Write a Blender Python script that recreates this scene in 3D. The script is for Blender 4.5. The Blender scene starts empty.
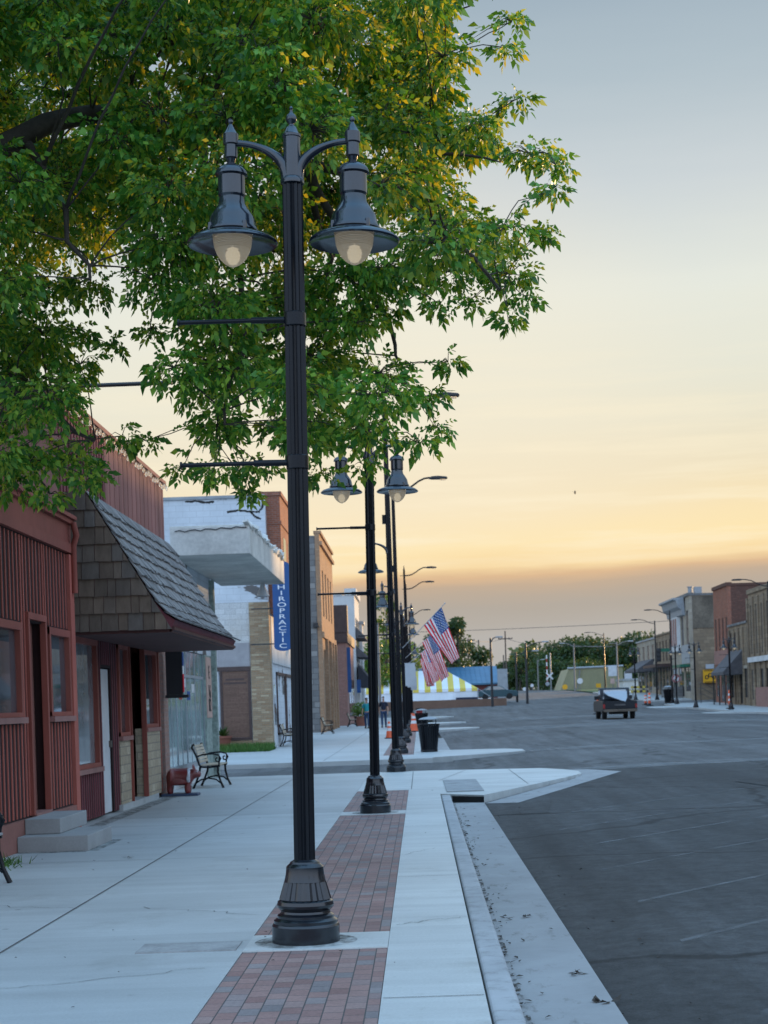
import bpy, bmesh, math, random
import numpy as np
from mathutils import Vector, Matrix, Euler
random.seed(11); rng = np.random.default_rng(11)
R = math.radians
scene = bpy.context.scene
COL = scene.collection
# ------------------------------------------------------------------ camera maths
F = 1700.0; VX = 420.0; VY = 704.0; EYE = 1.5; ROLL = R(1.9)
CR, SR = math.cos(ROLL), math.sin(ROLL)
def uv(px, py):
    dx, dy = px - VX, VY - py
    return dx*CR + dy*SR, -dx*SR + dy*CR
def at(px, py, Y):
    """point at distance Y along the street that shows at a pixel of the photograph"""
    u, v = uv(px, py)
    return Vector((u/F*Y, Y, EYE + v/F*Y))
def proj(x, y, z):
    u, v = x/y*F, (z-EYE)/y*F
    return VX + u*CR - v*SR, VY - (u*SR + v*CR)
# street profile: flat near the camera, then a slow rise to the railway
ZK = [(-400,0),(55,0),(96,.2),(125,.34),(142,.55),(165,1.1),(200,2.0),(250,2.9),(330,3.6),(500,5.0),(3000,10)]
def zt(y):
    def lin(t):
        for (a, za), (b, zb) in zip(ZK, ZK[1:]):
            if t <= b: return za + (zb-za)*(t-a)/(b-a)
        return ZK[-1][1]
    return sum(lin(y+o) for o in (-9,-4.5,0,4.5,9))/5
def crown(x):
    t = (x-11.3)/10.3
    return .2*(1-t*t) if abs(t) < 1 else 0.0
def rz(x, y): return zt(y) - .13 + crown(x)*min(1, max(0, (190-y)/40))

# ------------------------------------------------------------------ materials
def lin(c):
    return tuple(((v/255)/12.92 if v/255 <= .04045 else ((v/255+.055)/1.055)**2.4) for v in c)
class NT:
    def __init__(s, name):
        s.m = bpy.data.materials.new(name); s.m.use_nodes = True
        s.t = s.m.node_tree; s.t.nodes.clear()
        s.out = s.n('ShaderNodeOutputMaterial'); s.b = s.n('ShaderNodeBsdfPrincipled')
        s.l(s.b.outputs[0], s.out.inputs[0])
        s.tc = s.n('ShaderNodeTexCoord')
    def n(s, t, **k):
        o = s.t.nodes.new(t)
        for a, v in k.items(): setattr(o, a, v)
        return o
    def l(s, a, b): s.t.links.new(a, b)
    def noise(s, scale, detail=5, rough=.6, vec=None, stretch=None):
        n = s.n('ShaderNodeTexNoise'); n.inputs['Scale'].default_value = scale
        n.inputs['Detail'].default_value = detail; n.inputs['Roughness'].default_value = rough
        v = vec or s.tc.outputs['Object']
        if stretch:
            m = s.n('ShaderNodeMapping'); m.inputs['Scale'].default_value = stretch; s.l(v, m.inputs[0]); v = m.outputs[0]
        s.l(v, n.inputs['Vector']); return n.outputs['Fac']
    def ramp(s, fac, stops, interp='LINEAR'):
        r = s.n('ShaderNodeValToRGB'); e = r.color_ramp.elements; r.color_ramp.interpolation = interp
        while len(e) < len(stops): e.new(.5)
        for k, (p, c) in zip(e, stops): k.position = p; k.color = (c[0], c[1], c[2], 1)
        s.l(fac, r.inputs[0]); return r.outputs[0]
    def mix(s, fac, a, b, mode='MIX'):
        x = s.n('ShaderNodeMix', data_type='RGBA', blend_type=mode)
        for sock, v in ((x.inputs['Factor'], fac), (x.inputs['A'], a), (x.inputs['B'], b)):
            if isinstance(v, (int, float)): sock.default_value = v
            elif isinstance(v, tuple): sock.default_value = (v[0], v[1], v[2], 1)
            else: s.l(v, sock)
        return x.outputs['Result']
    def grey(s, fac, lo, hi, a=.3, b=.7): return s.ramp(fac, [(a, (lo,)*3), (b, (hi,)*3)])
    def math(s, op, a, b=None):
        x = s.n('ShaderNodeMath', operation=op)
        for i, v in enumerate((a, b)):
            if v is None: continue
            if isinstance(v, (int, float)): x.inputs[i].default_value = v
            else: s.l(v, x.inputs[i])
        return x.outputs[0]
    def bump(s, h, strength=.3, dist=.01):
        b = s.n('ShaderNodeBump'); b.inputs['Strength'].default_value = strength; b.inputs['Distance'].default_value = dist
        s.l(h, b.inputs['Height']); s.l(b.outputs[0], s.b.inputs['Normal'])
    def wallvec(s):
        sp = s.n('ShaderNodeSeparateXYZ'); s.l(s.tc.outputs['Object'], sp.inputs[0])
        cb = s.n('ShaderNodeCombineXYZ'); s.l(s.math('ADD', sp.outputs[0], sp.outputs[1]), cb.inputs[0]); s.l(sp.outputs[2], cb.inputs[1])
        return cb.outputs[0]
    def col(s, c):
        if isinstance(c, tuple): s.b.inputs['Base Color'].default_value = (c[0], c[1], c[2], 1)
        else: s.l(c, s.b.inputs['Base Color'])
    def set(s, rough=.7, metal=0, spec=.5):
        s.b.inputs['Roughness'].default_value = rough; s.b.inputs['Metallic'].default_value = metal
        s.b.inputs['Specular IOR Level'].default_value = spec
        return s.m
def plain(name, c, rough=.7, var=.25, scale=3, metal=0, spec=.5, fine=40, bump=.15, island=0):
    """a surface with broad wear, fine grain and (if asked) a different tone on every separate piece"""
    t = NT(name)
    a = t.grey(t.noise(scale, 6), 1-var, 1+var*.6); f = t.grey(t.noise(fine, 3), 1-var*.4, 1+var*.3)
    k = t.mix(1.0, t.mix(1.0, (c[0], c[1], c[2]), a, 'MULTIPLY'), f, 'MULTIPLY')
    if island:
        g = t.n('ShaderNodeNewGeometry'); k = t.mix(1.0, k, t.grey(g.outputs['Random Per Island'], 1-island, 1+island, 0, 1), 'MULTIPLY')
    t.col(k)
    if bump: t.bump(t.noise(fine, 4), bump, .004)
    return t.set(rough, metal, spec)
def brick(name, c1, c2, mortar, w=.21, h=.075, gap=.008, rough=.85, stain=.35, stainc=(.04,.035,.03), sscale=.6, vec=None, bump=.5):
    t = NT(name)
    v = vec(t) if vec else t.wallvec()
    b = t.n('ShaderNodeTexBrick'); t.l(v, b.inputs['Vector'])
    b.inputs['Scale'].default_value = 1; b.inputs['Brick Width'].default_value = w; b.inputs['Row Height'].default_value = h
    b.inputs['Mortar Size'].default_value = gap; b.inputs['Mortar Smooth'].default_value = .2; b.inputs['Bias'].default_value = 0
    b.inputs['Color1'].default_value = (0,0,0,1); b.inputs['Color2'].default_value = (1,1,1,1); b.inputs['Mortar'].default_value = (.5,.5,.5,1)
    mid = tuple((p+q)/2*.9 for p, q in zip(c1, c2))
    col = t.ramp(b.outputs['Color'], [(.0, c1), (.35, mid), (.6, tuple(q*1.05 for q in c1)), (1, c2)])
    col = t.mix(b.outputs['Fac'], col, mortar)
    col = t.mix(1.0, col, t.grey(t.noise(25, 4), .75, 1.15), 'MULTIPLY')
    col = t.mix(t.ramp(t.noise(sscale, 7, .65), [(.45, (0,0,0)), (.8, (stain,)*3)]), col, stainc)
    t.col(col)
    h_ = t.math('SUBTRACT', t.math('MULTIPLY', t.noise(30, 3), .3), b.outputs['Fac'])
    t.bump(h_, bump, .008)
    return t.set(rough, 0, .3)
M = {}
M['iron'] = plain('black_iron', (.0045,.006,.009), .27, .3, 6, spec=.26, fine=60, bump=.08)
M['iron_base'] = plain('glossy_black_iron', (.006,.008,.012), .2, .35, 9, spec=.65, fine=50, bump=.06)
M['iron_head'] = plain('dark_enamel', (.011,.016,.025), .13, .35, 7, spec=.8, fine=50, bump=.05)
M['dull_iron'] = plain('dull_iron', (.02,.021,.024), .5, .3, 8)
M['steel'] = plain('galvanised', (.3,.31,.32), .5, .25, 2, .3)
M['concrete_new'] = plain('fresh_concrete', (.3,.3,.295), .8, .15, 2, bump=.2)
def concrete(name, base):
    t = NT(name)
    a = t.grey(t.noise(.35, 7, .65), .84, 1.1); b = t.grey(t.noise(1.1, 6, .6, stretch=(.25, 3.0, 1)), .86, 1.07)
    c = t.grey(t.noise(60, 4), .9, 1.06); d = t.ramp(t.noise(9, 5, .7), [(.62, (1,1,1)), (.74, (.74,.73,.7))])
    k = t.mix(1, t.mix(1, t.mix(1, t.mix(1, base, a, 'MULTIPLY'), b, 'MULTIPLY'), c, 'MULTIPLY'), d, 'MULTIPLY')
    sp = t.n('ShaderNodeSeparateXYZ'); t.l(t.tc.outputs['Object'], sp.inputs[0]); wn = t.n('ShaderNodeTexWhiteNoise', noise_dimensions='1D')
    t.l(t.math('FLOOR', t.math('ADD', t.math('DIVIDE', sp.outputs[1], 6.35), .19)), wn.inputs['W']); k = t.mix(1, k, t.grey(wn.outputs['Value'], .9, 1.06, 0, 1), 'MULTIPLY')
    gum = t.n('ShaderNodeTexVoronoi'); gum.inputs['Scale'].default_value = 1.7; gum.inputs['Randomness'].default_value = 1; t.l(t.tc.outputs['Object'], gum.inputs['Vector'])
    k = t.mix(1, k, t.ramp(gum.outputs['Distance'], [(.03, (.55,)*3), (.05, (1,)*3)]), 'MULTIPLY')
    st = t.ramp(t.noise(.8, 8, .72), [(.55, (1,)*3), (.72, (.78,.77,.75))]); k = t.mix(1, k, st, 'MULTIPLY')
    t.col(k); t.bump(t.noise(70, 4), .3, .004); return t.set(.52, 0, .5)
M['pavement'] = concrete('pavement_concrete', (.45,.465,.455)); M['pavement_light'] = concrete('new_pavement_concrete', (.55,.56,.535))
def kerbm():
    t = NT('kerb_concrete')
    a = t.grey(t.noise(.9, 7, .7), .72, 1.1); d = t.ramp(t.noise(5, 6, .75), [(.5, (1,1,1)), (.75, (.55,.53,.5))])
    t.col(t.mix(1, t.mix(1, (.41,.405,.4), a, 'MULTIPLY'), d, 'MULTIPLY')); t.bump(t.noise(50, 4), .3, .004); return t.set(.78, 0, .3)
M['kerb'] = kerbm()
def gutterm():
    t = NT('gutter_concrete')
    a = t.grey(t.noise(.8, 7, .7), .78, 1.08); d = t.ramp(t.noise(3.5, 7, .75, stretch=(1.6,.5,1)), [(.56, (1,1,1)), (.74, (.5,.47,.43))])
    t.col(t.mix(1, t.mix(1, (.34,.33,.32), a, 'MULTIPLY'), d, 'MULTIPLY')); t.bump(t.noise(50, 4), .35, .005); return t.set(.8, 0, .3)
M['gutter'] = gutterm()
def asphalt(name, base, oilc):
    t = NT(name)
    big = t.grey(t.noise(.12, 6, .6), .72, 1.3); pat = t.grey(t.noise(.55, 6, .7, stretch=(1,.35,1)), .78, 1.2)
    spk = t.ramp(t.noise(70, 4, .8), [(.3, (.6,)*3), (.55, (1,)*3), (.75, (1.7,)*3)])
    v = t.n('ShaderNodeTexVoronoi', feature='DISTANCE_TO_EDGE'); v.inputs['Scale'].default_value = .16
    wob = t.n('ShaderNodeMixRGB'); wob.blend_type = 'ADD'; wob.inputs[0].default_value = 1
    nz = t.n('ShaderNodeTexNoise'); nz.inputs['Scale'].default_value = .8; nz.inputs['Detail'].default_value = 6
    t.l(t.tc.outputs['Object'], nz.inputs['Vector']); t.l(t.tc.outputs['Object'], wob.inputs[1]); t.l(nz.outputs['Color'], wob.inputs[2]); t.l(wob.outputs[0], v.inputs['Vector'])
    crack = t.ramp(v.outputs['Distance'], [(.0, (.3,)*3), (.007, (.5,)*3), (.011, (1,)*3)])
    mid = t.grey(t.noise(6, 9, .8), .45, 1.6, .32, .68); lane = t.grey(t.noise(1.3, 5, .6, stretch=(1.6,.06,1)), .74, 1.25, .35, .65)
    k = base
    for x in (big, pat, spk, crack, mid, lane): k = t.mix(1, k, x, 'MULTIPLY')
    oil = t.ramp(t.noise(.45, 5, .6, stretch=(1.2,.25,1)), [(.58, (0,)*3), (.78, (.5,)*3)])
    t.col(t.mix(oil, k, oilc))
    t.bump(t.noise(120, 3), .5, .006); return t.set(.78, 0, .35)
M['asphalt'] = asphalt('asphalt', (.05,.0495,.049), (.018,.018,.02))
M['asphalt_old'] = asphalt('pale_asphalt', (.1,.098,.096), (.06,.06,.06))
M['asphalt_new'] = asphalt('dark_asphalt_edge', (.042,.041,.04), (.015,.015,.015))
def worn(name, c, lo, hi, scale=9, stretch=None, rough=.75):
    t = NT(name); t.col(t.mix(1, c, t.grey(t.noise(20, 4), .8, 1.1), 'MULTIPLY')); t.set(rough, 0, .3)
    tr = t.n('ShaderNodeBsdfTransparent'); mx = t.n('ShaderNodeMixShader')
    t.l(t.ramp(t.noise(scale, 7, .75, stretch=stretch), [(lo, (0,)*3), (hi, (1,)*3)]), mx.inputs[0])
    t.l(tr.outputs[0], mx.inputs[1]); t.l(t.b.outputs[0], mx.inputs[2]); t.l(mx.outputs[0], t.out.inputs[0]); return t.m
M['paint_line'] = worn('worn_road_paint', (.3,.3,.3), .4, .95, 2.2)
M['road_patch'] = worn('pale_road_wear', (.3,.295,.285), .38, .75, 1.3, (.5,1.6,1))
M['contact_shade'] = worn('contact_shade', (.1,.095,.085), .42, .72, 6)  # dark blotchy sheet standing in for contact shadow
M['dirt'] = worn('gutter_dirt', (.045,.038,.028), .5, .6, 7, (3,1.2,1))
def paverv(t):
    sp = t.n('ShaderNodeSeparateXYZ'); t.l(t.tc.outputs['Object'], sp.inputs[0])
    cb = t.n('ShaderNodeCombineXYZ'); t.l(sp.outputs[1], cb.inputs[0]); t.l(sp.outputs[0], cb.inputs[1]); return cb.outputs[0]
def pavers():
    t = NT('brick_pavers'); v = paverv(t)
    b = t.n('ShaderNodeTexBrick'); t.l(v, b.inputs['Vector'])
    for k, x in (('Scale',1),('Brick Width',.178),('Row Height',.106),('Mortar Size',.0036),('Mortar Smooth',.1),('Bias',0)): b.inputs[k].default_value = x
    b.inputs['Color1'].default_value = (0,0,0,1); b.inputs['Color2'].default_value = (1,1,1,1); b.inputs['Mortar'].default_value = (.5,.5,.5,1)
    c = t.ramp(b.outputs['Color'], [(0,(.2,.165,.16)),(.12,(.28,.235,.222)),(.26,(.29,.165,.142)),(.5,(.33,.2,.172)),(.68,(.25,.138,.12)),(.86,(.34,.22,.19)),(1,(.23,.165,.155))])
    c = t.mix(1, c, t.grey(t.noise(1.2, 6), .8, 1.1), 'MULTIPLY'); c = t.mix(1, c, t.grey(t.noise(50, 4), .82, 1.1), 'MULTIPLY')
    c = t.mix(b.outputs['Fac'], c, (.075,.068,.064)); t.col(c)
    t.bump(t.math('SUBTRACT', t.math('MULTIPLY', t.noise(40, 3), .25), b.outputs['Fac']), .7, .006); return t.set(.75, 0, .35)
M['pavers'] = pavers()
M['joint'] = plain('joint_filler', (.1,.095,.09), .9)
M['black_void'] = plain('dark_opening', (.006,.006,.006), .9, bump=0)
M['plate'] = plain('worn_steel_plate', (.33,.325,.315), .8, .35, 3, .0)
def siding(name, c):
    t = NT(name)
    g = t.n('ShaderNodeNewGeometry')
    k = t.mix(1, c, t.grey(g.outputs['Random Per Island'], .86, 1.12, 0, 1), 'MULTIPLY')
    k = t.mix(1, k, t.grey(t.noise(1.2, 7, .7, stretch=(1,1,.3)), .72, 1.15), 'MULTIPLY')
    k = t.mix(t.ramp(t.noise(14, 6, .7, stretch=(1,1,.2)), [(.62, (0,)*3), (.8, (.45,)*3)]), k, tuple(min(1, q*1.5+.03) for q in c))
    t.col(k); t.bump(t.noise(22, 5, .6, stretch=(1,1,.12)), .4, .006); return t.set(.72, 0, .3)
M['red_siding'] = siding('red_painted_boards', (.42,.115,.085))
M['red_groove_shade'] = plain('red_backing_shade', (.022,.006,.006), .9)  # near-black: the shade between the boards is put into this colour
M['red_trim'] = siding('red_painted_trim', (.27,.075,.055))
M['red_stucco'] = plain('red_painted_stucco', (.27,.11,.085), .85, .22, 1.5, fine=25, bump=.4)
M['plum_siding'] = siding('plum_painted_boards', (.2,.055,.065))
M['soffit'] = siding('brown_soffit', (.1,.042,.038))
M['parapet_siding'] = siding('faded_red_boards', (.3,.125,.108))
M['dark_red'] = plain('dark_red_door', (.075,.02,.018), .6, .3, 2)
M['ledge'] = siding('peeling_sill', (.3,.15,.13))
def shingles(name, c1, c2, c3):
    t = NT(name); g = t.n('ShaderNodeNewGeometry')
    k = t.ramp(g.outputs['Random Per Island'], [(0, c1), (.4, c2), (.75, c3), (1, tuple(x*.7 for x in c2))])
    k = t.mix(1, k, t.grey(t.noise(6, 6, .7, stretch=(1,1,.35)), .65, 1.2), 'MULTIPLY')
    t.col(k); t.bump(t.noise(60, 4, .6, stretch=(1,1,.1)), .6, .006); return t.set(.85, 0, .25)
M['shake'] = shingles('weathered_shakes', (.17,.16,.155), (.25,.235,.225), (.31,.29,.275))
M['shake_end'] = shingles('brown_shakes', (.14,.1,.075), (.205,.145,.105), (.165,.135,.115))
def glass(name, c, rough=.03, spec=.8):
    t = NT(name); t.col(t.mix(t.ramp(t.noise(.9, 3), [(.35, (0,)*3), (.65, (1,)*3)]), c, tuple(x*2.2+.01 for x in c)))
    t.b.inputs['IOR'].default_value = 3.0; return t.set(rough, 0, .5)
M['glass'] = glass('window_glass', (.035,.042,.047), .03, 1.0)
M['glass_reflect_tint'] = glass('window_glass_reflect_tint', (.13,.145,.15), .05)  # paler base colour stands in for a bright street reflection
M['glass_dark'] = glass('dark_window_glass', (.012,.014,.016))
M['glass_teal'] = glass('shop_glass', (.11,.17,.165), .05, 1.0)
M['tan_brick'] = brick('tan_roman_brick', (.33,.26,.18), (.42,.36,.27), (.28,.25,.2), .24, .06)
M['tan_block'] = brick('tan_split_block', (.4,.32,.22), (.5,.42,.3), (.27,.23,.18), .3, .14, .01)
M['roman'] = brick('mixed_tan_brick', (.3,.19,.11), (.48,.38,.25), (.26,.22,.16), .3, .075)
M['dark_brick'] = brick('dark_red_brick', (.12,.05,.035), (.19,.085,.06), (.1,.08,.07))
M['pink_brick'] = brick('pale_red_brick', (.31,.17,.13), (.36,.21,.165), (.3,.22,.19))
M['red_brick'] = brick('old_red_brick', (.27,.085,.045), (.38,.14,.08), (.26,.2,.17))
M['gold_brick'] = brick('orange_tan_brick', (.36,.2,.11), (.44,.27,.16), (.3,.24,.18))
M['salmon_brick'] = brick('salmon_brick', (.3,.14,.11), (.36,.18,.145), (.32,.24,.21), stain=.15)
M['grey_stone'] = brick('grey_stone', (.15,.15,.15), (.3,.29,.275), (.12,.115,.11), .55, .3, .02, stain=.3)
M['tan_stone'] = brick('tan_stone', (.24,.175,.115), (.33,.25,.165), (.19,.15,.11), .62, .33, .02, stain=.5, stainc=(.06,.05,.045), sscale=.45)
M['pale_stone'] = brick('pale_stone', (.34,.29,.22), (.4,.35,.28), (.35,.31,.27), .6, .3, .015, stain=.4, sscale=.3)
M['white_block'] = brick('white_painted_block', (.56,.56,.55), (.62,.62,.61), (.42,.42,.42), .4, .2, .008, stain=.6, stainc=(.42,.34,.24), sscale=.5)
def peeling():
    t = NT('peeling_white_paint')
    b = t.n('ShaderNodeTexBrick'); t.l(t.wallvec(), b.inputs['Vector'])
    for k, x in (('Scale',1),('Brick Width',.5),('Row Height',.22),('Mortar Size',.012)): b.inputs[k].default_value = x
    w = t.mix(1, (.6,.64,.68), t.grey(t.noise(.7, 6, .7), .8, 1.08), 'MULTIPLY'); w = t.mix(t.math('MULTIPLY', b.outputs['Fac'], .45), w, (.4,.42,.44))
    m1 = t.ramp(t.noise(.55, 8, .62, stretch=(.45,1,1.1)), [(.585, (0,)*3), (.6, (1,)*3)])
    w = t.mix(m1, w, (.13,.12,.115)); t.col(w); t.bump(t.noise(12, 4), .3, .01); return t.set(.8, 0, .3)
M['peeling'] = peeling()
M['canopy'] = plain('weathered_canopy', (.62,.6,.55), .75, .28, 1.1, fine=14)
M['crack'] = plain('torn_flashing', (.03,.03,.03), .9)
M['corrugated'] = plain('grey_metal_sheet', (.36,.35,.36), .5, .15, 3, .3)
M['brown_board'] = brick('brown_board', (.17,.1,.075), (.19,.115,.085), (.13,.08,.06), .6, .06, .006, stain=.2)
M['brown_frame'] = plain('brown_frame', (.07,.04,.035), .6)
M['white_paint'] = plain('white_paint', (.62,.63,.64), .5, .15, 3)
M['grey_paint'] = plain('grey_paint', (.3,.32,.34), .6, .2, 3)
M['white_wall'] = plain('pale_render', (.56,.56,.55), .8, .18, .8)
M['green_post'] = plain('peeling_green', (.3,.37,.33), .75, .45, 9, fine=30)
M['poster'] = plain('pink_board', (.55,.36,.3), .7, .15, 5)
M['ink'] = plain('black_ink', (.012,.012,.014), .6, bump=0)
M['blue_sign'] = plain('blue_sign_face', (.005,.07,.23), .4, .15, 2, bump=0)
M['white_letter'] = plain('white_lettering', (.75,.77,.8), .5, .08, bump=0)
M['red_letter'] = plain('red_lettering', (.45,.05,.03), .5, .1, bump=0)
M['stained'] = plain('stained_render', (.17,.14,.105), .9, .6, .35, fine=6)
M['flag_red'] = plain('flag_red', (.72,.004,.025), .75, .12, 5, bump=0)
M['flag_white'] = plain('flag_white', (.78,.77,.76), .75, .05, 5, bump=0)
M['flag_blue'] = plain('flag_blue', (.012,.07,.25), .75, .12, 5, bump=0)
M['rod'] = plain('pale_rod', (.42,.43,.45), .45, .1, metal=.3)
M['banner'] = plain('pale_banner', (.42,.44,.46), .7, .12, 2)
M['slat'] = siding('pale_wood', (.47,.39,.29))
M['slat_grey'] = siding('grey_wood', (.34,.33,.33))
M['orange'] = plain('orange_plastic', (.72,.1,.025), .5, .15, 6)
M['cone_white'] = plain('reflective_white', (.7,.7,.7), .4, .1)
M['hog'] = plain('hog_red', (.17,.025,.022), .35, .3, 5, spec=.6)
M['hog_patch'] = plain('hog_paint', (.5,.52,.55), .4, .3, 30)
M['blue_base'] = plain('blue_base', (.03,.05,.1), .6)
M['skin'] = plain('skin', (.42,.24,.17), .6, .1, bump=0)
M['hair'] = plain('brown_hair', (.05,.03,.02), .7)
M['navy'] = plain('navy_cloth', (.015,.022,.045), .85)
M['teal_cloth'] = plain('turquoise_cloth', (.02,.3,.34), .8)
M['denim'] = plain('denim', (.03,.06,.13), .85)
M['shoe'] = plain('shoe', (.03,.03,.03), .6)
M['truck'] = plain('truck_paint', (.012,.015,.02), .4, .3, 2, spec=.35)
M['truck_low'] = plain('truck_grey', (.09,.085,.085), .5, .3, 2)
M['rubber'] = plain('rubber', (.015,.015,.015), .85)
M['chrome'] = plain('dull_chrome', (.14,.12,.1), .35, .2, metal=.7)
M['tail'] = plain('tail_red', (.3,.015,.012), .3)
M['sheet'] = plain('pale_sheet', (.34,.37,.4), .5, .1, 2)
M['tent_white'] = plain('tent_white', (.68,.7,.73), .7, .08, .5)
M['tent_yellow'] = plain('tent_yellow', (.6,.45,.07), .7, .1, .5)
M['blue_roof'] = plain('blue_metal_roof', (.05,.15,.25), .45, .15, .6)
M['maroon'] = plain('maroon_metal', (.14,.025,.03), .6, .15, .6)
M['ochre'] = plain('ochre_metal', (.27,.255,.15), .6, .15, .4)
M['retaining'] = plain('brown_retaining_wall', (.17,.1,.07), .85, .2, 1)
M['wood_pole'] = plain('weathered_pole', (.11,.085,.07), .85, .2, 2)
M['grey_pole'] = plain('pale_pole', (.2,.19,.18), .7, .15, 2)
M['wire'] = plain('wire', (.06,.06,.065), .6, bump=0)
M['yellow_sign'] = plain('yellow_sign', (.72,.36,.01), .5, .1, bump=0)
M['green_sign'] = plain('green_sign', (.01,.12,.07), .5, .1, bump=0)
M['dark_awning'] = plain('dark_awning', (.03,.034,.045), .8)
M['grey_shingle'] = plain('grey_shingle', (.09,.085,.09), .85, .3, 3)
M['bark'] = plain('bark', (.06,.048,.038), .9, .4, 5, fine=30, bump=.8)
M['terracotta'] = plain('terracotta', (.25,.09,.06), .8)
def grassm():
    t = NT('grass'); g = t.n('ShaderNodeNewGeometry')
    t.col(t.ramp(g.outputs['Random Per Island'], [(0,(.03,.09,.015)),(.6,(.06,.15,.025)),(1,(.11,.17,.04))])); return t.set(.7, 0, .3)
M['grass'] = grassm()
M['lawn'] = plain('lawn', (.05,.1,.025), .9, .4, .5, fine=8)
M['earth'] = plain('earth', (.13,.12,.09), .95, .3, .1)
def leafm(name, stops, trans, tw=.45):
    t = NT(name); g = t.n('ShaderNodeNewGeometry')
    c = t.ramp(g.outputs['Random Per Island'], stops); c = t.mix(1, c, t.grey(t.noise(.85, 3), .6, 1.4), 'MULTIPLY'); t.col(c); t.set(.42, 0, .45)
    tr = t.n('ShaderNodeBsdfTranslucent'); t.l(t.ramp(g.outputs['Random Per Island'], trans), tr.inputs[0])
    mx = t.n('ShaderNodeMixShader'); mx.inputs[0].default_value = tw
    t.l(t.b.outputs[0], mx.inputs[1]); t.l(tr.outputs[0], mx.inputs[2]); t.l(mx.outputs[0], t.out.inputs[0]); return t.m
M['leaf'] = leafm('maple_leaf', [(0,(.025,.1,.018)),(.4,(.065,.225,.03)),(.75,(.14,.37,.05)),(1,(.22,.47,.08))],
                  [(0,(.07,.22,.015)),(.4,(.16,.38,.02)),(.6,(.45,.5,.02)),(1,(1.0,.72,.02))],.4)
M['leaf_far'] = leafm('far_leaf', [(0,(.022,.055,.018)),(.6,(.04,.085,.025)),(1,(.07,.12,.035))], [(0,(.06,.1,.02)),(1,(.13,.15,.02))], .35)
M['leaf_bright'] = leafm('bright_far_leaf', [(0,(.05,.12,.02)),(1,(.12,.22,.04))], [(0,(.12,.2,.02)),(1,(.25,.28,.03))], .4)
def globe():
    t = NT('lamp_globe'); t.col((.98,.96,.9)); t.set(.22, 0, .6)
    t.b.inputs['Transmission Weight'].default_value = 1.0; t.b.inputs['IOR'].default_value = 1.38
    w = t.n('ShaderNodeTexWave', bands_direction='Z'); w.inputs['Scale'].default_value = 18; t.l(t.tc.outputs['Object'], w.inputs['Vector'])
    t.bump(w.outputs['Fac'], .25, .003)
    tr = t.n('ShaderNodeBsdfTranslucent'); tr.inputs[0].default_value = (.95,.9,.8,1); mx = t.n('ShaderNodeMixShader'); mx.inputs[0].default_value = .36
    em = t.n('ShaderNodeEmission'); em.inputs[0].default_value = (1,.86,.62,1); em.inputs[1].default_value = .07; ad = t.n('ShaderNodeAddShader')
    t.l(t.b.outputs[0], mx.inputs[1]); t.l(tr.outputs[0], mx.inputs[2]); t.l(mx.outputs[0], ad.inputs[0]); t.l(em.outputs[0], ad.inputs[1]); t.l(ad.outputs[0], t.out.inputs[0]); return t.m
M['globe'] = globe()

def bulb():
    t = NT('lit_bulb'); em = t.n('ShaderNodeEmission'); em.inputs[0].default_value = (1,.88,.66,1); em.inputs[1].default_value = .5; t.l(em.outputs[0], t.out.inputs[0]); return t.m
M['bulb'] = bulb()

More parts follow.
